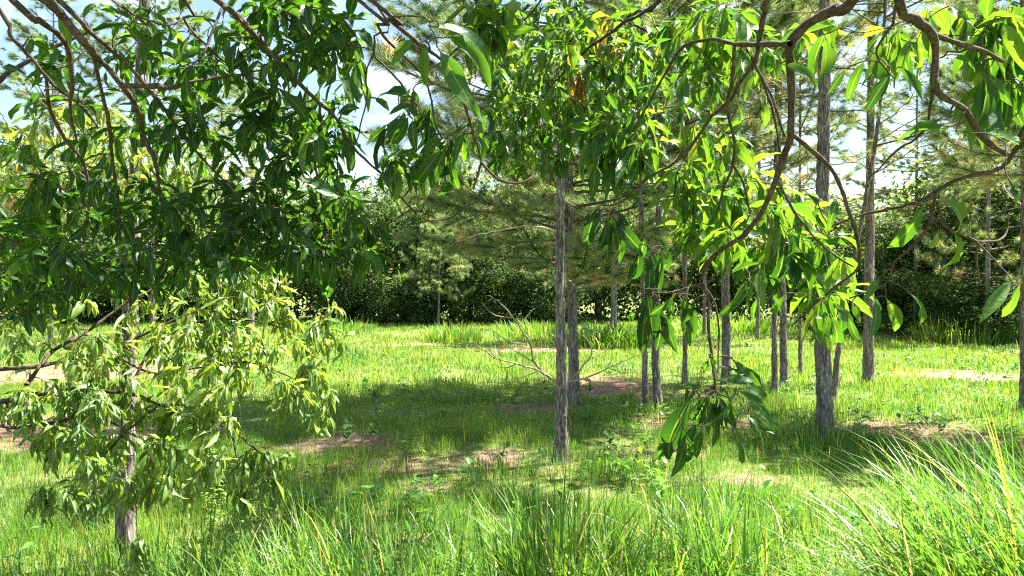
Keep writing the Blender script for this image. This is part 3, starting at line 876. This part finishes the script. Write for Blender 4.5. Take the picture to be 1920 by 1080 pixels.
RT.leaves([(1463, 120, 1547, 155, 2.1, .38), (1587, 127, 1556, 175, 2.2, .3), (1623, 110, 1592, 188, 2.1, .42), (1673, 133, 1629, 205, 2.1, .12), (1793, 247, 1682, 217, 2.05, .35), (1760, 110, 1845, 97, 2.1, .42), (1780, 213, 1832, 248, 2.05, .35),
           (1847, 247, 1915, 262, 2.0, .35), (1690, 123, 1734, 182, 2.1, .2), (1413, 128, 1402, 175, 2.3, .6), (1423, 177, 1448, 228, 2.3, .58), (1383, 197, 1398, 238, 2.3, .5), (1780, 10, 1818, 38, 2.1, .35), (1720, 80, 1728, 132, 2.2, .68), (1685, 75, 1670, 120, 2.2, .42),
           (1710, 70, 1695, 125, 2.25, .45), (1733, 380, 1682, 475, 2.2, .4), (1763, 370, 1848, 422, 2.2, .45), (1697, 382, 1650, 377, 2.3, .45), (1787, 433, 1821, 512, 2.3, .5), (1760, 433, 1752, 475, 2.3, .72), (1660, 557, 1688, 632, 2.4, .48), (1703, 547, 1764, 605, 2.4, .4),
           (1650, 520, 1625, 560, 2.4, .4), (1897, 527, 1846, 595, 2.1, .48), (1913, 530, 1898, 605, 2.1, .45), (1557, 587, 1581, 675, 2.5, .3), (1590, 590, 1614, 645, 2.5, .32), (1470, 473, 1442, 542, 2.5, .06), (1477, 433, 1501, 488, 2.5, .1), (1400, 523, 1376, 578, 2.5, .25),
           (1420, 557, 1412, 605, 2.5, .25), (1473, 550, 1435, 595, 2.5, .35), (1540, 560, 1552, 610, 2.5, .4), (1640, 560, 1640, 625, 2.4, .3), (1570, 370, 1548, 415, 2.4, .35), (1530, 375, 1527, 410, 2.5, .3), (1900, 360, 1935, 345, 1.9, .12), (1885, 350, 1925, 372, 1.9, .1),
           (1130, 390, 1096, 430, 2.7, .1), (1117, 397, 1106, 475, 2.7, .08), (1153, 393, 1181, 442, 2.7, .1), (1147, 397, 1136, 452, 2.72, .1), (1150, 417, 1164, 492, 2.7, .12), (1143, 410, 1139, 489, 2.7, .08), (1158, 400, 1172, 470, 2.68, .06), (1125, 395, 1118, 440, 2.72, .12),
           (1200, 457, 1189, 542, 2.6, .08), (1223, 470, 1219, 549, 2.6, .1), (1240, 473, 1236, 552, 2.6, .1), (1207, 553, 1189, 622, 2.58, .08), (1213, 560, 1206, 662, 2.58, .1), (1230, 567, 1238, 662, 2.58, .1), (1240, 577, 1268, 659, 2.58, .12), (1222, 560, 1225, 630, 2.56, .06),
           (1250, 460, 1262, 530, 2.6, .15), (1210, 440, 1196, 500, 2.62, .12), (1285, 560, 1300, 620, 2.5, .2), (1275, 565, 1288, 650, 2.5, .3), (1262, 556, 1258, 605, 2.52, .15), (1190, 200, 1160, 260, 2.9, .2), (1215, 270, 1240, 330, 2.8, .12), (1170, 262, 1172, 345, 2.8, .1), (1190, 262, 1203, 330, 2.8, .14), (1115, 290, 1105, 372, 2.8, .2),
           (1337, 747, 1361, 832, 2.42, .2), (1370, 747, 1363, 825, 2.45, .3), (1317, 800, 1307, 872, 2.4, .28), (1373, 810, 1411, 872, 2.44, .25), (1397, 753, 1464, 805, 2.46, .35), (1362, 688, 1400, 702, 2.45, .3), (1373, 672, 1436, 724, 2.48, .25), (1403, 773, 1421, 812, 2.46, .2), (1300, 745, 1220, 862, 2.36, .12),
           (1285, 800, 1270, 895, 2.38, .2), (1347, 712, 1404, 697, 2.4, .3), (1330, 672, 1308, 708, 2.4, .2), (1303, 727, 1286, 772, 2.4, .12), (1325, 740, 1330, 812, 2.4, .12), (1350, 745, 1352, 815, 2.41, .1), (1312, 740, 1322, 785, 2.43, .15), (1380, 730, 1440, 768, 2.5, .2), (1345, 740, 1385, 790, 2.38, .2), (1320, 730, 1278, 722, 2.38, .3),
           (1010, 177, 1033, 235, 2.9, .5), (1060, 80, 1085, 130, 3.0, .4), (1090, 30, 1130, 62, 3.0, .38)])
RT.done()

# ---- the paler mango further back on the left
MT = MangoTree('mango_tree', (-3.7, 3.9, 0), 'pale shiny-leaved mango tree on the left, in front of a pine trunk', (-2.95, 3.85, 1.25),
               [(-3.7, 3.9, -.1), (-3.6, 3.9, .5), (-3.35, 3.9, .95), (-2.95, 3.85, 1.25)], (.09, .05), .62)
b = MT.branch
b([(-5, 748), (60, 738), (150, 733), (240, 738), (300, 757), (360, 775), (430, 800)], .017, .005, 3.7, 3.9, True)
b([(-5, 800), (60, 797), (110, 790), (160, 778), (220, 800)], .015, .006, 3.5, 3.8, True)
b([(33, 690), (110, 680), (167, 667), (230, 643), (330, 600), (420, 560)], .014, .005, 3.7, 4.2, True)
b([(50, 722), (93, 667), (160, 623), (250, 560), (340, 500)], .013, .005, 3.6, 4.3)
b([(160, 627), (200, 655), (233, 677), (290, 700), (370, 690), (470, 680), (570, 720)], .009, .004, 3.7, 4.1)
b([(-5, 390), (60, 375), (120, 380), (200, 420)], .014, .006, 4.0, 4.3, True, (-3.2, 3.9, 1.6))
b([(240, 738), (262, 690), (300, 640), (380, 600), (480, 600), (560, 620)], .010, .004, 3.8, 4.2)
b([(300, 757), (250, 800), (200, 850), (150, 900)], .008, .004, 3.8, 3.7)
b([(430, 800), (445, 860), (453, 945)], .007, .004, 3.8, 3.7)
b([(430, 800), (490, 850), (520, 900)], .006, .004, 3.85, 3.8)
b([(-3.35, 3.9, .95), (-3.4, 4.2, 2.0), (-3.0, 4.6, 2.8), (-2.5, 4.8, 3.2)], .04, .012)
R_ = MT.region
tips = []
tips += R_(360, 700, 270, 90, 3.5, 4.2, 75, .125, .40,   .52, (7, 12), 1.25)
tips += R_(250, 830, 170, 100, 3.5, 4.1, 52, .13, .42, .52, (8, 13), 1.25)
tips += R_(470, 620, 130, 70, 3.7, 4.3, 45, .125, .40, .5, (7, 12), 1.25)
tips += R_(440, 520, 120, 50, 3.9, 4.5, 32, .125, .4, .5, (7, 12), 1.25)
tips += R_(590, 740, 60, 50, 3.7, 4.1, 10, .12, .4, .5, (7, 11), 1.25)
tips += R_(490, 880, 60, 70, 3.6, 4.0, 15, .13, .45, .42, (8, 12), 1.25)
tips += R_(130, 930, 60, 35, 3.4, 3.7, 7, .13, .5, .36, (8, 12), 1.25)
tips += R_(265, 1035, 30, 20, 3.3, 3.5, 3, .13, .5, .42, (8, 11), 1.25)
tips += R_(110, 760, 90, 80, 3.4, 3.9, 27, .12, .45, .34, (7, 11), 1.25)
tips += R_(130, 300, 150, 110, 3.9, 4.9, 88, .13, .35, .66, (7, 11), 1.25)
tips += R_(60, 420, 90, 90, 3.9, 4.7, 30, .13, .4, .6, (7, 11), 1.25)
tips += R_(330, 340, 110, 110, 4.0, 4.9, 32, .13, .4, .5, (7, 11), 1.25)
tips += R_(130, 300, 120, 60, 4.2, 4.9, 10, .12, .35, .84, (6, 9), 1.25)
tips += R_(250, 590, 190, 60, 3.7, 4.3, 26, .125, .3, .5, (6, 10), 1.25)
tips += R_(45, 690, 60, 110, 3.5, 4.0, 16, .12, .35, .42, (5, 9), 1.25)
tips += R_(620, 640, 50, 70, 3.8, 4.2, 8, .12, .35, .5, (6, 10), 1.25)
MT.tips(tips); MT.done()

vs, qs, off = [], [], 0
for t in (LT, RT, MT):
    v, q = t.fol.all_mesh_data()
    vs.append(v); qs.append(q + off); off += len(v)
bvh = BVHTree.FromPolygons(np.concatenate(vs).tolist(), np.concatenate(qs).tolist())
for t in (LT, RT, MT): t.fol.build(t.root, bvh, m_pale_mango if t is MT else m_mango)


# ------------------------------------------------------------------ pines
def bark_trunk(path, r0, r1, sides, step, amp):
    """tapered trunk with fissured, plated bark as real relief"""
    p = spline(path, step)
    n = len(p)
    z = p[:, 2]
    r = np.interp(z, [0, z.max()], [r0, r1]) * (1 + .22 * np.exp(-np.maximum(z, 0) / .30) + .30 * np.exp(-np.maximum(z, 0) / .07))
    th = np.arange(sides) / sides * 2 * PI
    TH, Z = np.meshgrid(th, z)
    s = random.uniform(0, 50)
    k = r0 / .032
    warp = (fbm(np.cos(TH) * 2 + s, np.sin(TH) * 2, Z * 4, seed=12, octaves=2) - .5)
    f = vnoise(np.cos(TH) * k * .85 + s + warp, np.sin(TH) * k * .85 + warp, Z * 5.5, seed=7)
    ridge = 1 - np.abs(f - .5) * 2                                  # bright along fissure lines
    f2 = vnoise(np.cos(TH) * k * 3.5 + s, np.sin(TH) * k * 3.5, Z * 24, seed=8)
    rel = -np.clip(ridge - .55, 0, 1) * 2.6 + .5 * (f2 - .5)
    lump = fbm(np.cos(TH) + s, np.sin(TH), Z * 1.4, seed=3, octaves=2) - .5
    R = r[:, None] * (1 + .10 * lump) + amp * rel
    cx, sx = np.cos(TH) * R, np.sin(TH) * R
    V = np.stack([p[:, 0:1] + cx, p[:, 1:2] + sx, np.repeat(z[:, None], sides, 1)], -1)
    idx = np.arange(n * sides).reshape(n, sides)
    q = np.stack([idx[:-1], np.roll(idx[:-1], -1, 1), np.roll(idx[1:], -1, 1), idx[1:]], -1).reshape(-1, 4)
    a = Acc(); a.add(V.reshape(-1, 3), None, q)
    return a, p, r


def needle_tufts(acc, C, A, K, L, w, tint, spread=(.2, 1.05)):
    """C tuft centres, A axes: K needles each, every needle a thin tapering sliver"""
    n = len(C)
    C = np.repeat(C, K, 0); A = unit(np.repeat(A, K, 0)); T = np.repeat(tint, K)
    m = n * K
    rnd = unit(rng.normal(0, 1, (m, 3)))
    perp = unit(rnd - A * (rnd * A).sum(1, keepdims=True))
    el = rng.uniform(spread[0], spread[1], m)[:, None]
    d = unit(A * np.cos(el) + perp * np.sin(el) + np.array([0, 0, -.12]))
    LL = (L * rng.uniform(.7, 1.15, m))[:, None]
    base = C - A * rng.uniform(0, .10, m)[:, None]
    sd = unit(np.cross(d, rng.normal(0, 1, (m, 3)))) * w * .5
    tipd = base + d * LL + np.array([0, 0, -1.0]) * LL * .10
    V = np.stack([base - sd, base + sd, tipd], 1)
    At = np.zeros((m, 3, 3)); At[:, :, 2] = np.clip(T + rng.normal(0, .05, m), 0, 1)[:, None]
    acc.add(V.reshape(-1, 3), np.arange(3 * m).reshape(-1, 3), None, At.reshape(-1, 3))


def pine(label, pts, y, r0, zlow, height=10.0, rad=2.0, whorl=.55, detail=1, K=60, nw=.0045, dead=(0, 0), name='pine_tree', group='pine trees', dens=1.0, base_z=0.0, lower_tan=.15):
    """pts = pixels from the foot up, at distance y; crown from zlow to height"""
    path = [P(px, py, y) for px, py in pts]
    path[0] = np.array([path[0][0], y, -.12])
    if path[-1][2] < height:
        d = path[-1] - path[-2]; d = d / max(d[2], .2)
        d[:2] = np.clip(d[:2], -.05, .05)
        e = path[-1].copy()
        while e[2] < height:
            e = e + d * min(1.5, height - e[2] + .01)
            path.append(e.copy())
    root = thing(name, (path[0][0], y, 0), label, 'tree', group)
    sides, step, amp = ((56, .022, .010), (26, .05, .010), (12, .16, .004))[2 - detail] if detail < 3 else (64, .022, .013)
    a, p, r = bark_trunk(path, r0, r0 * .28, sides, step, amp)
    link('trunk', a.mesh('trunk', m_pine_bark), root)
    at = lambda z: np.array([np.interp(z, p[:, 2], p[:, 0]), np.interp(z, p[:, 2], p[:, 1]), z])
    wood, deadw, C, A, T = Acc(), [], [], [], []
    z = zlow
    while z < height - .2:
        f = (z - zlow) / (height - zlow)
        L0 = rad * (1 - f) ** .75 * (.8 + .45 * min(1, f * 5)) + .25
        nb = max(2, int(round(random.uniform(3, 5) * dens)))
        a0 = random.uniform(0, 2 * PI)
        for k in range(nb):
            az = a0 + k * 2 * PI / nb + random.gauss(0, .3)
            L = L0 * random.uniform(.65, 1.1)
            out = np.array([math.cos(az), math.sin(az), 0])
            rise = random.uniform(-.12, .45) + .35 * f
            s = at(z + random.gauss(0, .16))
            bp = spline([s, s + out * L * .35 + [0, 0, L * rise * .18], s + out * L * .7 + [0, 0, L * rise * .5 - .03], s + out * L + [0, 0, L * rise]], .12)
            tube(wood, bp, np.linspace(.006 + .006 * L, .003, len(bp)), 4)
            tl = np.linspace(0, 1, len(bp))
            for i, q in enumerate(bp):
                if tl[i] < .28: continue
                ax = unit(bp[min(i + 1, len(bp) - 1)] - bp[max(i - 1, 0)])
                if random.random() < .75 * tl[i]:
                    C.append(q); A.append(ax); T.append(.26 + (.28 if tl[i] < .5 else 0) * random.random())
                if random.random() < .72:                            # a side shoot that ends in a tuft
                    sd = unit(np.cross(ax, [0, 0, 1])) * random.choice((-1, 1))
                    sl = random.uniform(.15, .55) * (1.15 - .6 * tl[i]) * min(1, L)
                    e = q + (ax * .65 + sd * .75 + np.array([0, 0, random.uniform(-.45, .65)])) * sl
                    tube(wood, np.array([q, (q + e) / 2 + [0, 0, -.02], e]), np.array([.0035, .003, .002]), 3)
                    for g in (1.0, .62):
                        if g == 1 or random.random() < .6:
                            C.append(q * (1 - g) + e * g); A.append(unit(e - q) + [0, 0, .25]); T.append(random.gauss(.27, .1) + lower_tan * (1 - f) ** 3 * random.random() * 3 + (.3 if random.random() < .12 else 0))
            C.append(bp[-1]); A.append(unit(bp[-1] - bp[-2]) + [0, 0, .2]); T.append(.33)
        z += whorl * random.uniform(.75, 1.25) * (1 - .25 * f)
    C.append(at(height)); A.append(np.array([0, 0, 1.0])); T.append(.3)
    link('branches', wood.mesh('branches', m_pine_twig), root)
    acc = Acc()
    C, A, T = np.array(C), np.array(A), np.array(T)
    row = 540 - (C[:, 2] - CAM_Z) / C[:, 1] * 1478                   # tufts far above the picture only cast shade: fewer, broader needles
    col = 960 + C[:, 0] / C[:, 1] * 1478
    off = (row < -60) | (col > 1990) | (col < -70)
    for m, k, w in ((~off, K, nw), (off, max(8, K // 5), nw * 4)):
        if m.any(): needle_tufts(acc, C[m], A[m], k, .19, w, T[m])
    link('crown', acc.mesh('crown', m_needle, smooth=False), root, 'stuff')
    # bare dead side branches below the crown
    dz = dead[0]
    while dead[1] > dz:
        az = random.uniform(0, 2 * PI); L = random.uniform(.5, 1.6)
        out = np.array([math.cos(az), math.sin(az), 0]); s = at(dz); up = random.uniform(.1, .95)
        acc = Acc()
        bp = spline([s, s + out * L * .5 + [0, 0, L * .35 * up], s + out * L + [0, 0, L * up]], .1)
        bp = bp + rng.normal(0, .01, bp.shape)
        tube(acc, bp, np.linspace(.010, .0035, len(bp)), 5)
        for q in bp[2::2]:
            if random.random() < .7:
                e = q + (out * .6 + rng.normal(0, .5, 3)) * random.uniform(.15, .5)
                tube(acc, np.array([q, (q + e) / 2 + rng.normal(0, .02, 3), e]), np.array([.004, .003, .002]), 4)
        link('dead_branch', acc.mesh('dead_branch', m_dead), root)
        dz += random.uniform(.14, .34)
    return root, at


P1, p1_at = pine('thickest central pine with grey furrowed trunk and bare low branches', [(1052, 865), (1053, 700), (1050, 540), (1050, 380), (1052, 280), (1054, 100)], 7.27, .061, 2.75, 6.4, 1.7, K=75, detail=3, dens=1.1)
pine('pine standing just behind the thickest central one, half hidden', [(1077, 755), (1074, 600), (1070, 480), (1066, 300)], 11.0, .078, 1.75, 10.5, 2.7, .38, detail=1, K=80, nw=.007, dens=1.7, lower_tan=.10)
pine('pine with rough trunk rising through the pale mango leaves', [(238, 1062), (236, 900), (243, 620), (255, 330), (272, 0)], 4.55, .052, 3.9, 6.2, 1.2, K=50, detail=3)
pine('slim straight pine, left one of a close pair right of centre', [(1211, 770), (1208, 640), (1204, 500), (1200, 300)], 10.3, .042, 3.6, 8.5, 1.5, detail=1)
pine('slim pine with bent foot, right one of a close pair right of centre', [(1237, 765), (1230, 700), (1229, 640), (1232, 500), (1238, 300)], 10.5, .054, 3.4, 9, 1.6, detail=1)
pine('thin pine trunk between the close pair and the brown pine', [(1283, 727), (1285, 600), (1284, 480), (1290, 200)], 12.7, .043, 3.4, 9, 1.6, detail=1)
pine('brown straight pine behind the lowest hanging mango spray', [(1363, 722), (1361, 600), (1358, 400), (1350, 100)], 13.0, .080, 3.4, 10, 2.1, detail=1, K=60, nw=.006)
pine('thin brown pine touching its thicker neighbour, left of the grey pine', [(1453, 737), (1452, 640), (1453, 560), (1455, 300)], 12.0, .047, 4.8, 9.5, 1.4, detail=1, dead=(3, 4.6))
pine('pine touching its thinner neighbour on the left, before the grey pine', [(1472, 727), (1469, 640), (1467, 540), (1460, 300), (1462, 100)], 12.7, .066, 4.9, 10, 1.6, detail=1, dead=(3, 5))
pine('thinnest distant pine stem just left of the grey pine', [(1501, 712), (1500, 600), (1499, 500), (1500, 300)], 14.0, .038, 3.2, 8, 1.5, detail=1)
pine('grey pine on a grass mound toned dark for shade, trunk bare to the top of view', [(1546, 820), (1546, 740), (1541, 640), (1534, 560), (1540, 420), (1545, 200), (1546, 0)], 8.45, .086, 5.3, 10.5, 1.9, K=60, detail=3, dead=(2.2, 5.6))
pine('slanting slim pine leaning right out from behind the grey one', [(1563, 760), (1568, 690), (1580, 600), (1602, 480), (1622, 380), (1650, 200)], 10.7, .042, 4.0, 8.5, 1.5, detail=1, dead=(2.5, 3.9))
pine('dark straight pine right of the grey one, beyond a shadow', [(1628, 724), (1629, 600), (1631, 400), (1633, 200), (1633, 0)], 12.8, .090, 5.6, 10.5, 1.9, K=60, nw=.006, detail=1, dead=(2.6, 6.2))
pine('pine cut by the right picture edge above the corner grass', [(1924, 782), (1924, 600), (1923, 400), (1921, 200)], 9.8, .075, 4.6, 8, 1.3, detail=1, dead=(2.6, 4.5))
pine('pine outside the right edge whose shade falls on the grass mound', [(2015, 825), (2017, 500)], 8.3, .07, 2.9, 5.8, 1.3, .3, detail=0, dens=2.0, K=90)
# pines beyond the meadow and just outside the picture (they cast the shade that falls into it)
for lab, px, y, r, zl, h, rd in (
        ('far pine seen through the upper left branches', 95, 24, .06, 3.6, 12, 2.4), ('far slim pine behind the rough left trunk', 285, 23, .06, 4.0, 11.5, 2.4),
        ('far pine rising over the left end of the wood', 470, 27, .12, 4.5, 9.5, 2.0),
        ('pine in the sky gap right of the slanting one', 1715, 27, .07, 4.2, 11, 2.4), ('pine beside the dark round tree on the right', 1850, 23, .08, 1.7, 9, 2.8),
        ('pine behind the slim right-hand stems', 1420, 24, .06, 3.6, 11.5, 2.4), ('pine behind the brown straight one', 1320, 26, .06, 3.0, 10.5, 2.4), ('pine with low boughs at the wood edge right of the central pair', 1150, 23, .10, 1.8, 8.0, 2.6)):
    pine(lab, [(px, 545 + 1.6 * 1478 / y), (px + 3, 400), (px + 5, 100)], y, r, zl, h, rd, .6, detail=0, K=50, nw=.011, group='far pine trees', dens=1.0 if px > 1400 else 1.2)

# dead bare branches low on the central pine
def dead_branch(root, pts, y, r0, forks):
    acc = Acc()
    w = spline([P(px, py, yy) for px, py, yy in pts], .05)
    w = w + rng.normal(0, .004, w.shape)
    tube(acc, w, np.linspace(r0, r0 * .3, len(w)), 6)
    for fp in forks:
        e = spline([P(px, py, yy) for px, py, yy in fp], .06)
        tube(acc, e, np.linspace(r0 * .5, r0 * .2, len(e)), 5)
    link('dead_branch', acc.mesh('dead_branch', m_dead), root)


dead_branch(P1, [(1044, 718, 7.25), (1020, 700, 7.1), (1003, 680, 7.0), (992, 640, 6.9), (975, 615, 6.85), (962, 596, 6.8), (940, 570, 6.8), (915, 552, 6.7)], 7, .014,
            [[(962, 596, 6.8), (930, 592, 6.8), (912, 578, 6.8), (905, 568, 6.8)], [(975, 615, 6.85), (990, 590, 6.9), (1003, 578, 6.9)], [(1003, 680, 7.0), (960, 655, 6.8), (930, 640, 6.7)], [(992, 640, 6.9), (960, 643, 6.8), (925, 620, 6.7)]])
dead_branch(P1, [(1044, 716, 7.25), (1010, 695, 7.0), (970, 682, 6.8), (930, 672, 6.6), (905, 655, 6.5), (888, 643, 6.4)], 7, .011,
            [[(970, 682, 6.8), (945, 690, 6.7), (920, 680, 6.6)], [(930, 672, 6.6), (915, 650, 6.5), (925, 640, 6.5)], [(1010, 695, 7.0), (985, 706, 6.9), (960, 712, 6.8)]])
dead_branch(P1, [(1060, 718, 7.3), (1080, 700, 7.3), (1105, 672, 7.3), (1114, 640, 7.3), (1116, 600, 7.3)], 7, .010,
            [[(1105, 672, 7.3), (1140, 655, 7.4), (1165, 630, 7.4), (1180, 615, 7.4)], [(1110, 655, 7.3), (1095, 630, 7.3), (1060, 628, 7.3)]])
dead_branch(P1, [(1060, 716, 7.3), (1100, 708, 7.4), (1140, 690, 7.5), (1175, 675, 7.6), (1200, 665, 7.6)], 7, .010,
            [[(1140, 690, 7.5), (1175, 700, 7.5), (1205, 690, 7.5)], [(1100, 708, 7.4), (1120, 722, 7.4), (1160, 712, 7.4)]])
dead_branch(P1, [(1063, 560, 7.3), (1075, 535, 7.2), (1060, 520, 7.0), (1052, 512, 6.9)], 7, .006, [[(1075, 535, 7.2), (1090, 525, 7.1)]])
dead_branch(P1, [(1046, 438, 7.27), (1010, 425, 7.0), (960, 428, 6.8), (900, 440, 6.7), (850, 455, 6.6)], 7, .010, [[(960, 428, 6.8), (930, 410, 6.8)], [(900, 440, 6.7), (880, 460, 6.7)]])


# ------------------------------------------------------------------ woodland at the back
def crown_mesh(seed, n, w, h, leaf, tint):
    """many leaf sprays through a lobed volume about 1 unit; open at the edge"""
    r = np.random.default_rng(seed)
    lobes = [(r.uniform(-.32, .32) * w, r.uniform(-.32, .32) * w, r.uniform(.18, .85) * h, r.uniform(.16, .30) * w) for _ in range(22)]
    C, T = [], []
    for lx, ly, lz, lr in lobes:
        m = n // 22
        d = unit(r.normal(0, 1, (m, 3))); q = lr * r.uniform(.45, 1.08, m)[:, None] ** .6
        c = d * q * [1, 1, .75] + [lx, ly, lz]
        C.append(c); T.append(np.full(m, r.normal(tint, .17)) + r.normal(0, .09, m))
    C = np.concatenate(C); T = np.clip(np.concatenate(T), 0, 1)
    m = len(C)
    nrm = unit(unit(C - [0, 0, h * .45]) * .6 + [0, 0, .45] + r.normal(0, .6, (m, 3)))
    u = unit(np.cross(nrm, r.normal(0, 1, (m, 3)))); v = np.cross(nrm, u)
    s = (leaf * r.uniform(.6, 1.4, m))[:, None]
    V = np.stack([C - u * s, C + v * s * .45 + nrm * s * .15, C + u * s, C - v * s * .45 - nrm * s * .12], 1)
    A = np.zeros((m, 4, 3)); A[:, :, 2] = T[:, None]
    a = Acc(); a.add(V.reshape(-1, 3), None, np.arange(4 * m).reshape(-1, 4), A.reshape(-1, 3))
    return a.mesh('crown', m_wood_leaf, smooth=False)


def wood_trunk(h, r0, lean):
    a = Acc()
    p = spline([(0, 0, -.2), (lean * .3, 0, h * .35), (lean, .1, h * .7), (lean * 1.2, 0, h)], .25)
    tube(a, p, np.linspace(r0, r0 * .4, len(p)), 8)
    for k in range(5):
        s = p[int(len(p) * (.45 + .1 * k))]
        az = k * 2.3; e = s + np.array([math.cos(az) * h * .25, math.sin(az) * h * .25, h * .3])
        tube(a, np.array([s, (s + e) / 2 + [0, 0, .1], e]), np.array([r0 * .4, r0 * .28, r0 * .12]), 5)
    return a.mesh('trunk', m_mango_bark)


CR = [crown_mesh(101 + k, 15000, 1.0, 1.0, .016, t) for k, t in enumerate((.48, .60, .76, .34))]
TK = [wood_trunk(1.0, .035, l) for l in (.05, -.08, .12)]


def wood_tree(label, x, y, h, w, kind, low=.0, name='woodland_tree', group='trees along the back of the meadow', cat='tree'):
    root = thing(name, (x, y, 0), label, cat, group)
    c = link('crown', CR[kind]); c.parent = root
    c.scale = (w, w, h * (1 - low)); c.location = (0, 0, h * low); c.rotation_euler = (0, 0, random.uniform(0, 6))
    t = link('trunk', TK[kind % 3]); t.parent = root
    t.scale = (max(h, 2.5) * .8, max(h, 2.5) * .8, h * .8); t.rotation_euler = (0, 0, random.uniform(0, 6))
    return root


for lab, px, y, h, w, k in (
        ('pale round tree at the far left of the wood', -120, 34, 8.0, 9, 2), ('broad green tree behind the left mango', 120, 38, 7.5, 9, 1), ('low dark tree left of the wooded edge', 330, 36, 6.0, 8, 0),
        ('light green tree showing below the sky gap', 500, 39, 6.6, 8, 2), ('dark low tree at the left end of the wood edge', 655, 36.5, 5.4, 6, 3), ('dark green tree left of the young woodland tree', 760, 37, 6.0, 6, 0),
        ('darkest dense tree in the middle of the wood edge', 880, 36, 4.6, 6, 3), ('pale topped tree over the middle of the wood', 850, 43, 8.4, 8, 2), ('dark tree directly left of the central pine', 985, 36.5, 5.0, 5.5, 0),
        ('tall light tree behind the central pine crowns', 1010, 45, 8.8, 9, 1), ('green tree just right of the central pine pair', 1120, 38, 6.2, 7, 1), ('mid green tree behind the slim pines', 1260, 40, 6.8, 8, 2),
        ('soft green tree behind the thin brown pine pair', 1420, 39, 6.0, 8, 1), ('dark tree behind the grey pine', 1560, 33, 4.6, 7, 1), ('shaded tree left of the big round one', 1690, 30, 4.2, 6, 0),
        ('big dark round tree at the right of the meadow', 1835, 27, 5.6, 6.0, 1), ('dense green tree at the far right edge', 1980, 25, 5.2, 6.5, 1), ('tall tree far behind the right pines', 1760, 42, 7, 9, 2)):
    g = P(px, 540, y)
    wood_tree(lab, g[0], y, h * random.uniform(1.08, 1.3), w, k, .02)
for lab, px, y, h, w, k in (
        ('low dark shrub at the left foot of the wood', 640, 35, 2.4, 3.5, 3), ('leafy shrub under the darkest woodland tree', 720, 35.2, 2.8, 3.2, 0), ('rounded shrub at the middle of the wood foot', 800, 35, 2.5, 3.4, 3),
        ('glossy shrub close left of the central pine', 930, 34.6, 3.0, 3.6, 0), ('dark shrub behind the central pine foot', 1020, 34.8, 2.7, 3.2, 3), ('shrub at the shaded right end of the meadow', 1720, 27.5, 2.4, 3.4, 0),
        ('dark shrub under the big round tree', 1840, 23.5, 2.2, 3.4, 3), ('shrub behind the left mango boughs', 420, 35, 2.2, 4, 1), ('shrub in the sun at far left', 200, 35, 2.0, 5, 1), ('shrub behind the grey pine', 1590, 31, 2.2, 4, 0)):
    g = P(px, 540, y)
    wood_tree(lab, g[0], y, h, w, k, -.03, 'shrub', 'shrubs along the foot of the wood', 'shrub')


def undergrowth():
    n = 26000
    x = rng.uniform(-46, 40, n); f = np.clip((x - 12) / 8, 0, 1)
    y = 38.5 - 7 * f + rng.normal(0, 1.2, n)
    z = rng.random(n) ** 1.2 * (1.4 + 2.4 * fbm(x * .35, x * 0, seed=51))
    C = np.stack([x, y, z], -1)
    nrm = unit(rng.normal(0, 1, (n, 3)) + [0, -.3, .5]); u = unit(np.cross(nrm, rng.normal(0, 1, (n, 3)))); v = np.cross(nrm, u)
    s_ = rng.uniform(.07, .2, n)[:, None]
    V = np.stack([C - u * s_, C + v * s_ * .5, C + u * s_, C - v * s_ * .5], 1)
    A = np.zeros((n, 4, 3)); A[:, :, 2] = np.clip(rng.normal(.35, .15, n) + .7 * (fbm(x * .5, z * .8, seed=71) - .5), 0, 1)[:, None]
    a = Acc(); a.add(V.reshape(-1, 3), None, np.arange(4 * n).reshape(-1, 4), A.reshape(-1, 3))
    o = link('undergrowth', a.mesh('undergrowth', m_wood_leaf, False), kind='stuff')
    o['label'] = 'dark tangled undergrowth between the trunks of the wood'


undergrowth()

# young tree in front of the wood, and a dry weed or two in the grass
pine('young slender pine in front of the dark wood', [(822, 612), (823, 560)], 33, .06, 1.3, 4.4, 1.3, .35, detail=0, K=60, nw=.012, group='far pine trees', dens=1.4, lower_tan=.05)


def weed(px, py, h, label):
    g = G(px, py)
    z0 = float(ground_z(np.array([g[0]]), np.array([g[1]]))[0])
    root = thing('weed', (g[0], g[1], z0), label, 'weed', 'leafy weeds in the grass')
    st, fo = Acc(), Foliage()
    lv = Acc()
    for s in range(3):
        top = np.array([g[0] + random.gauss(0, .06), g[1] + random.gauss(0, .05), z0 + h * random.uniform(.75, 1)])
        p = spline([(g[0], g[1], z0 - .03), (g[0] * .6 + top[0] * .4, g[1] * .5 + top[1] * .5, z0 + h * .5), top], .03)
        tube(st, p, np.linspace(.004, .0015, len(p)), 4, (0, 0, .5))
        for i, q in enumerate(p[2:]):
            for _ in range(2):
                a = random.uniform(0, 2 * PI)
                fo.leaf(q, (math.cos(a), math.sin(a), .35), (0, 0, 1), h * .16 * random.uniform(.6, 1.1), .5)
    for it in fo.items:
        V, A, qd = TEMPL[it[3]]
        lv.add(fo.verts(it) , None, qd, np.column_stack([A, np.full(len(V), .5 + random.gauss(0, .06))]))
    link('stem', st.mesh('stem', m_grass), root)
    link('leaves', lv.mesh('leaves', m_grass), root, 'stuff')


weed(392, 1010, .42, 'bushy small-leaved weed right of the left pine trunk')
weed(432, 1005, .36, 'slender weed beside the bushier one near left trunk')
weed(182, 1000, .34, 'thin weed with reddish tip left of the left pine trunk')
weed(985, 815, .28, 'small upright weed left of the central pine')
weed(1118, 800, .26, 'small weed just right of the central pine')
weed(1182, 775, .38, 'taller weed before the close slim pine pair')
weed(1602, 790, .36, 'dry leafy weed right of the grey pine')
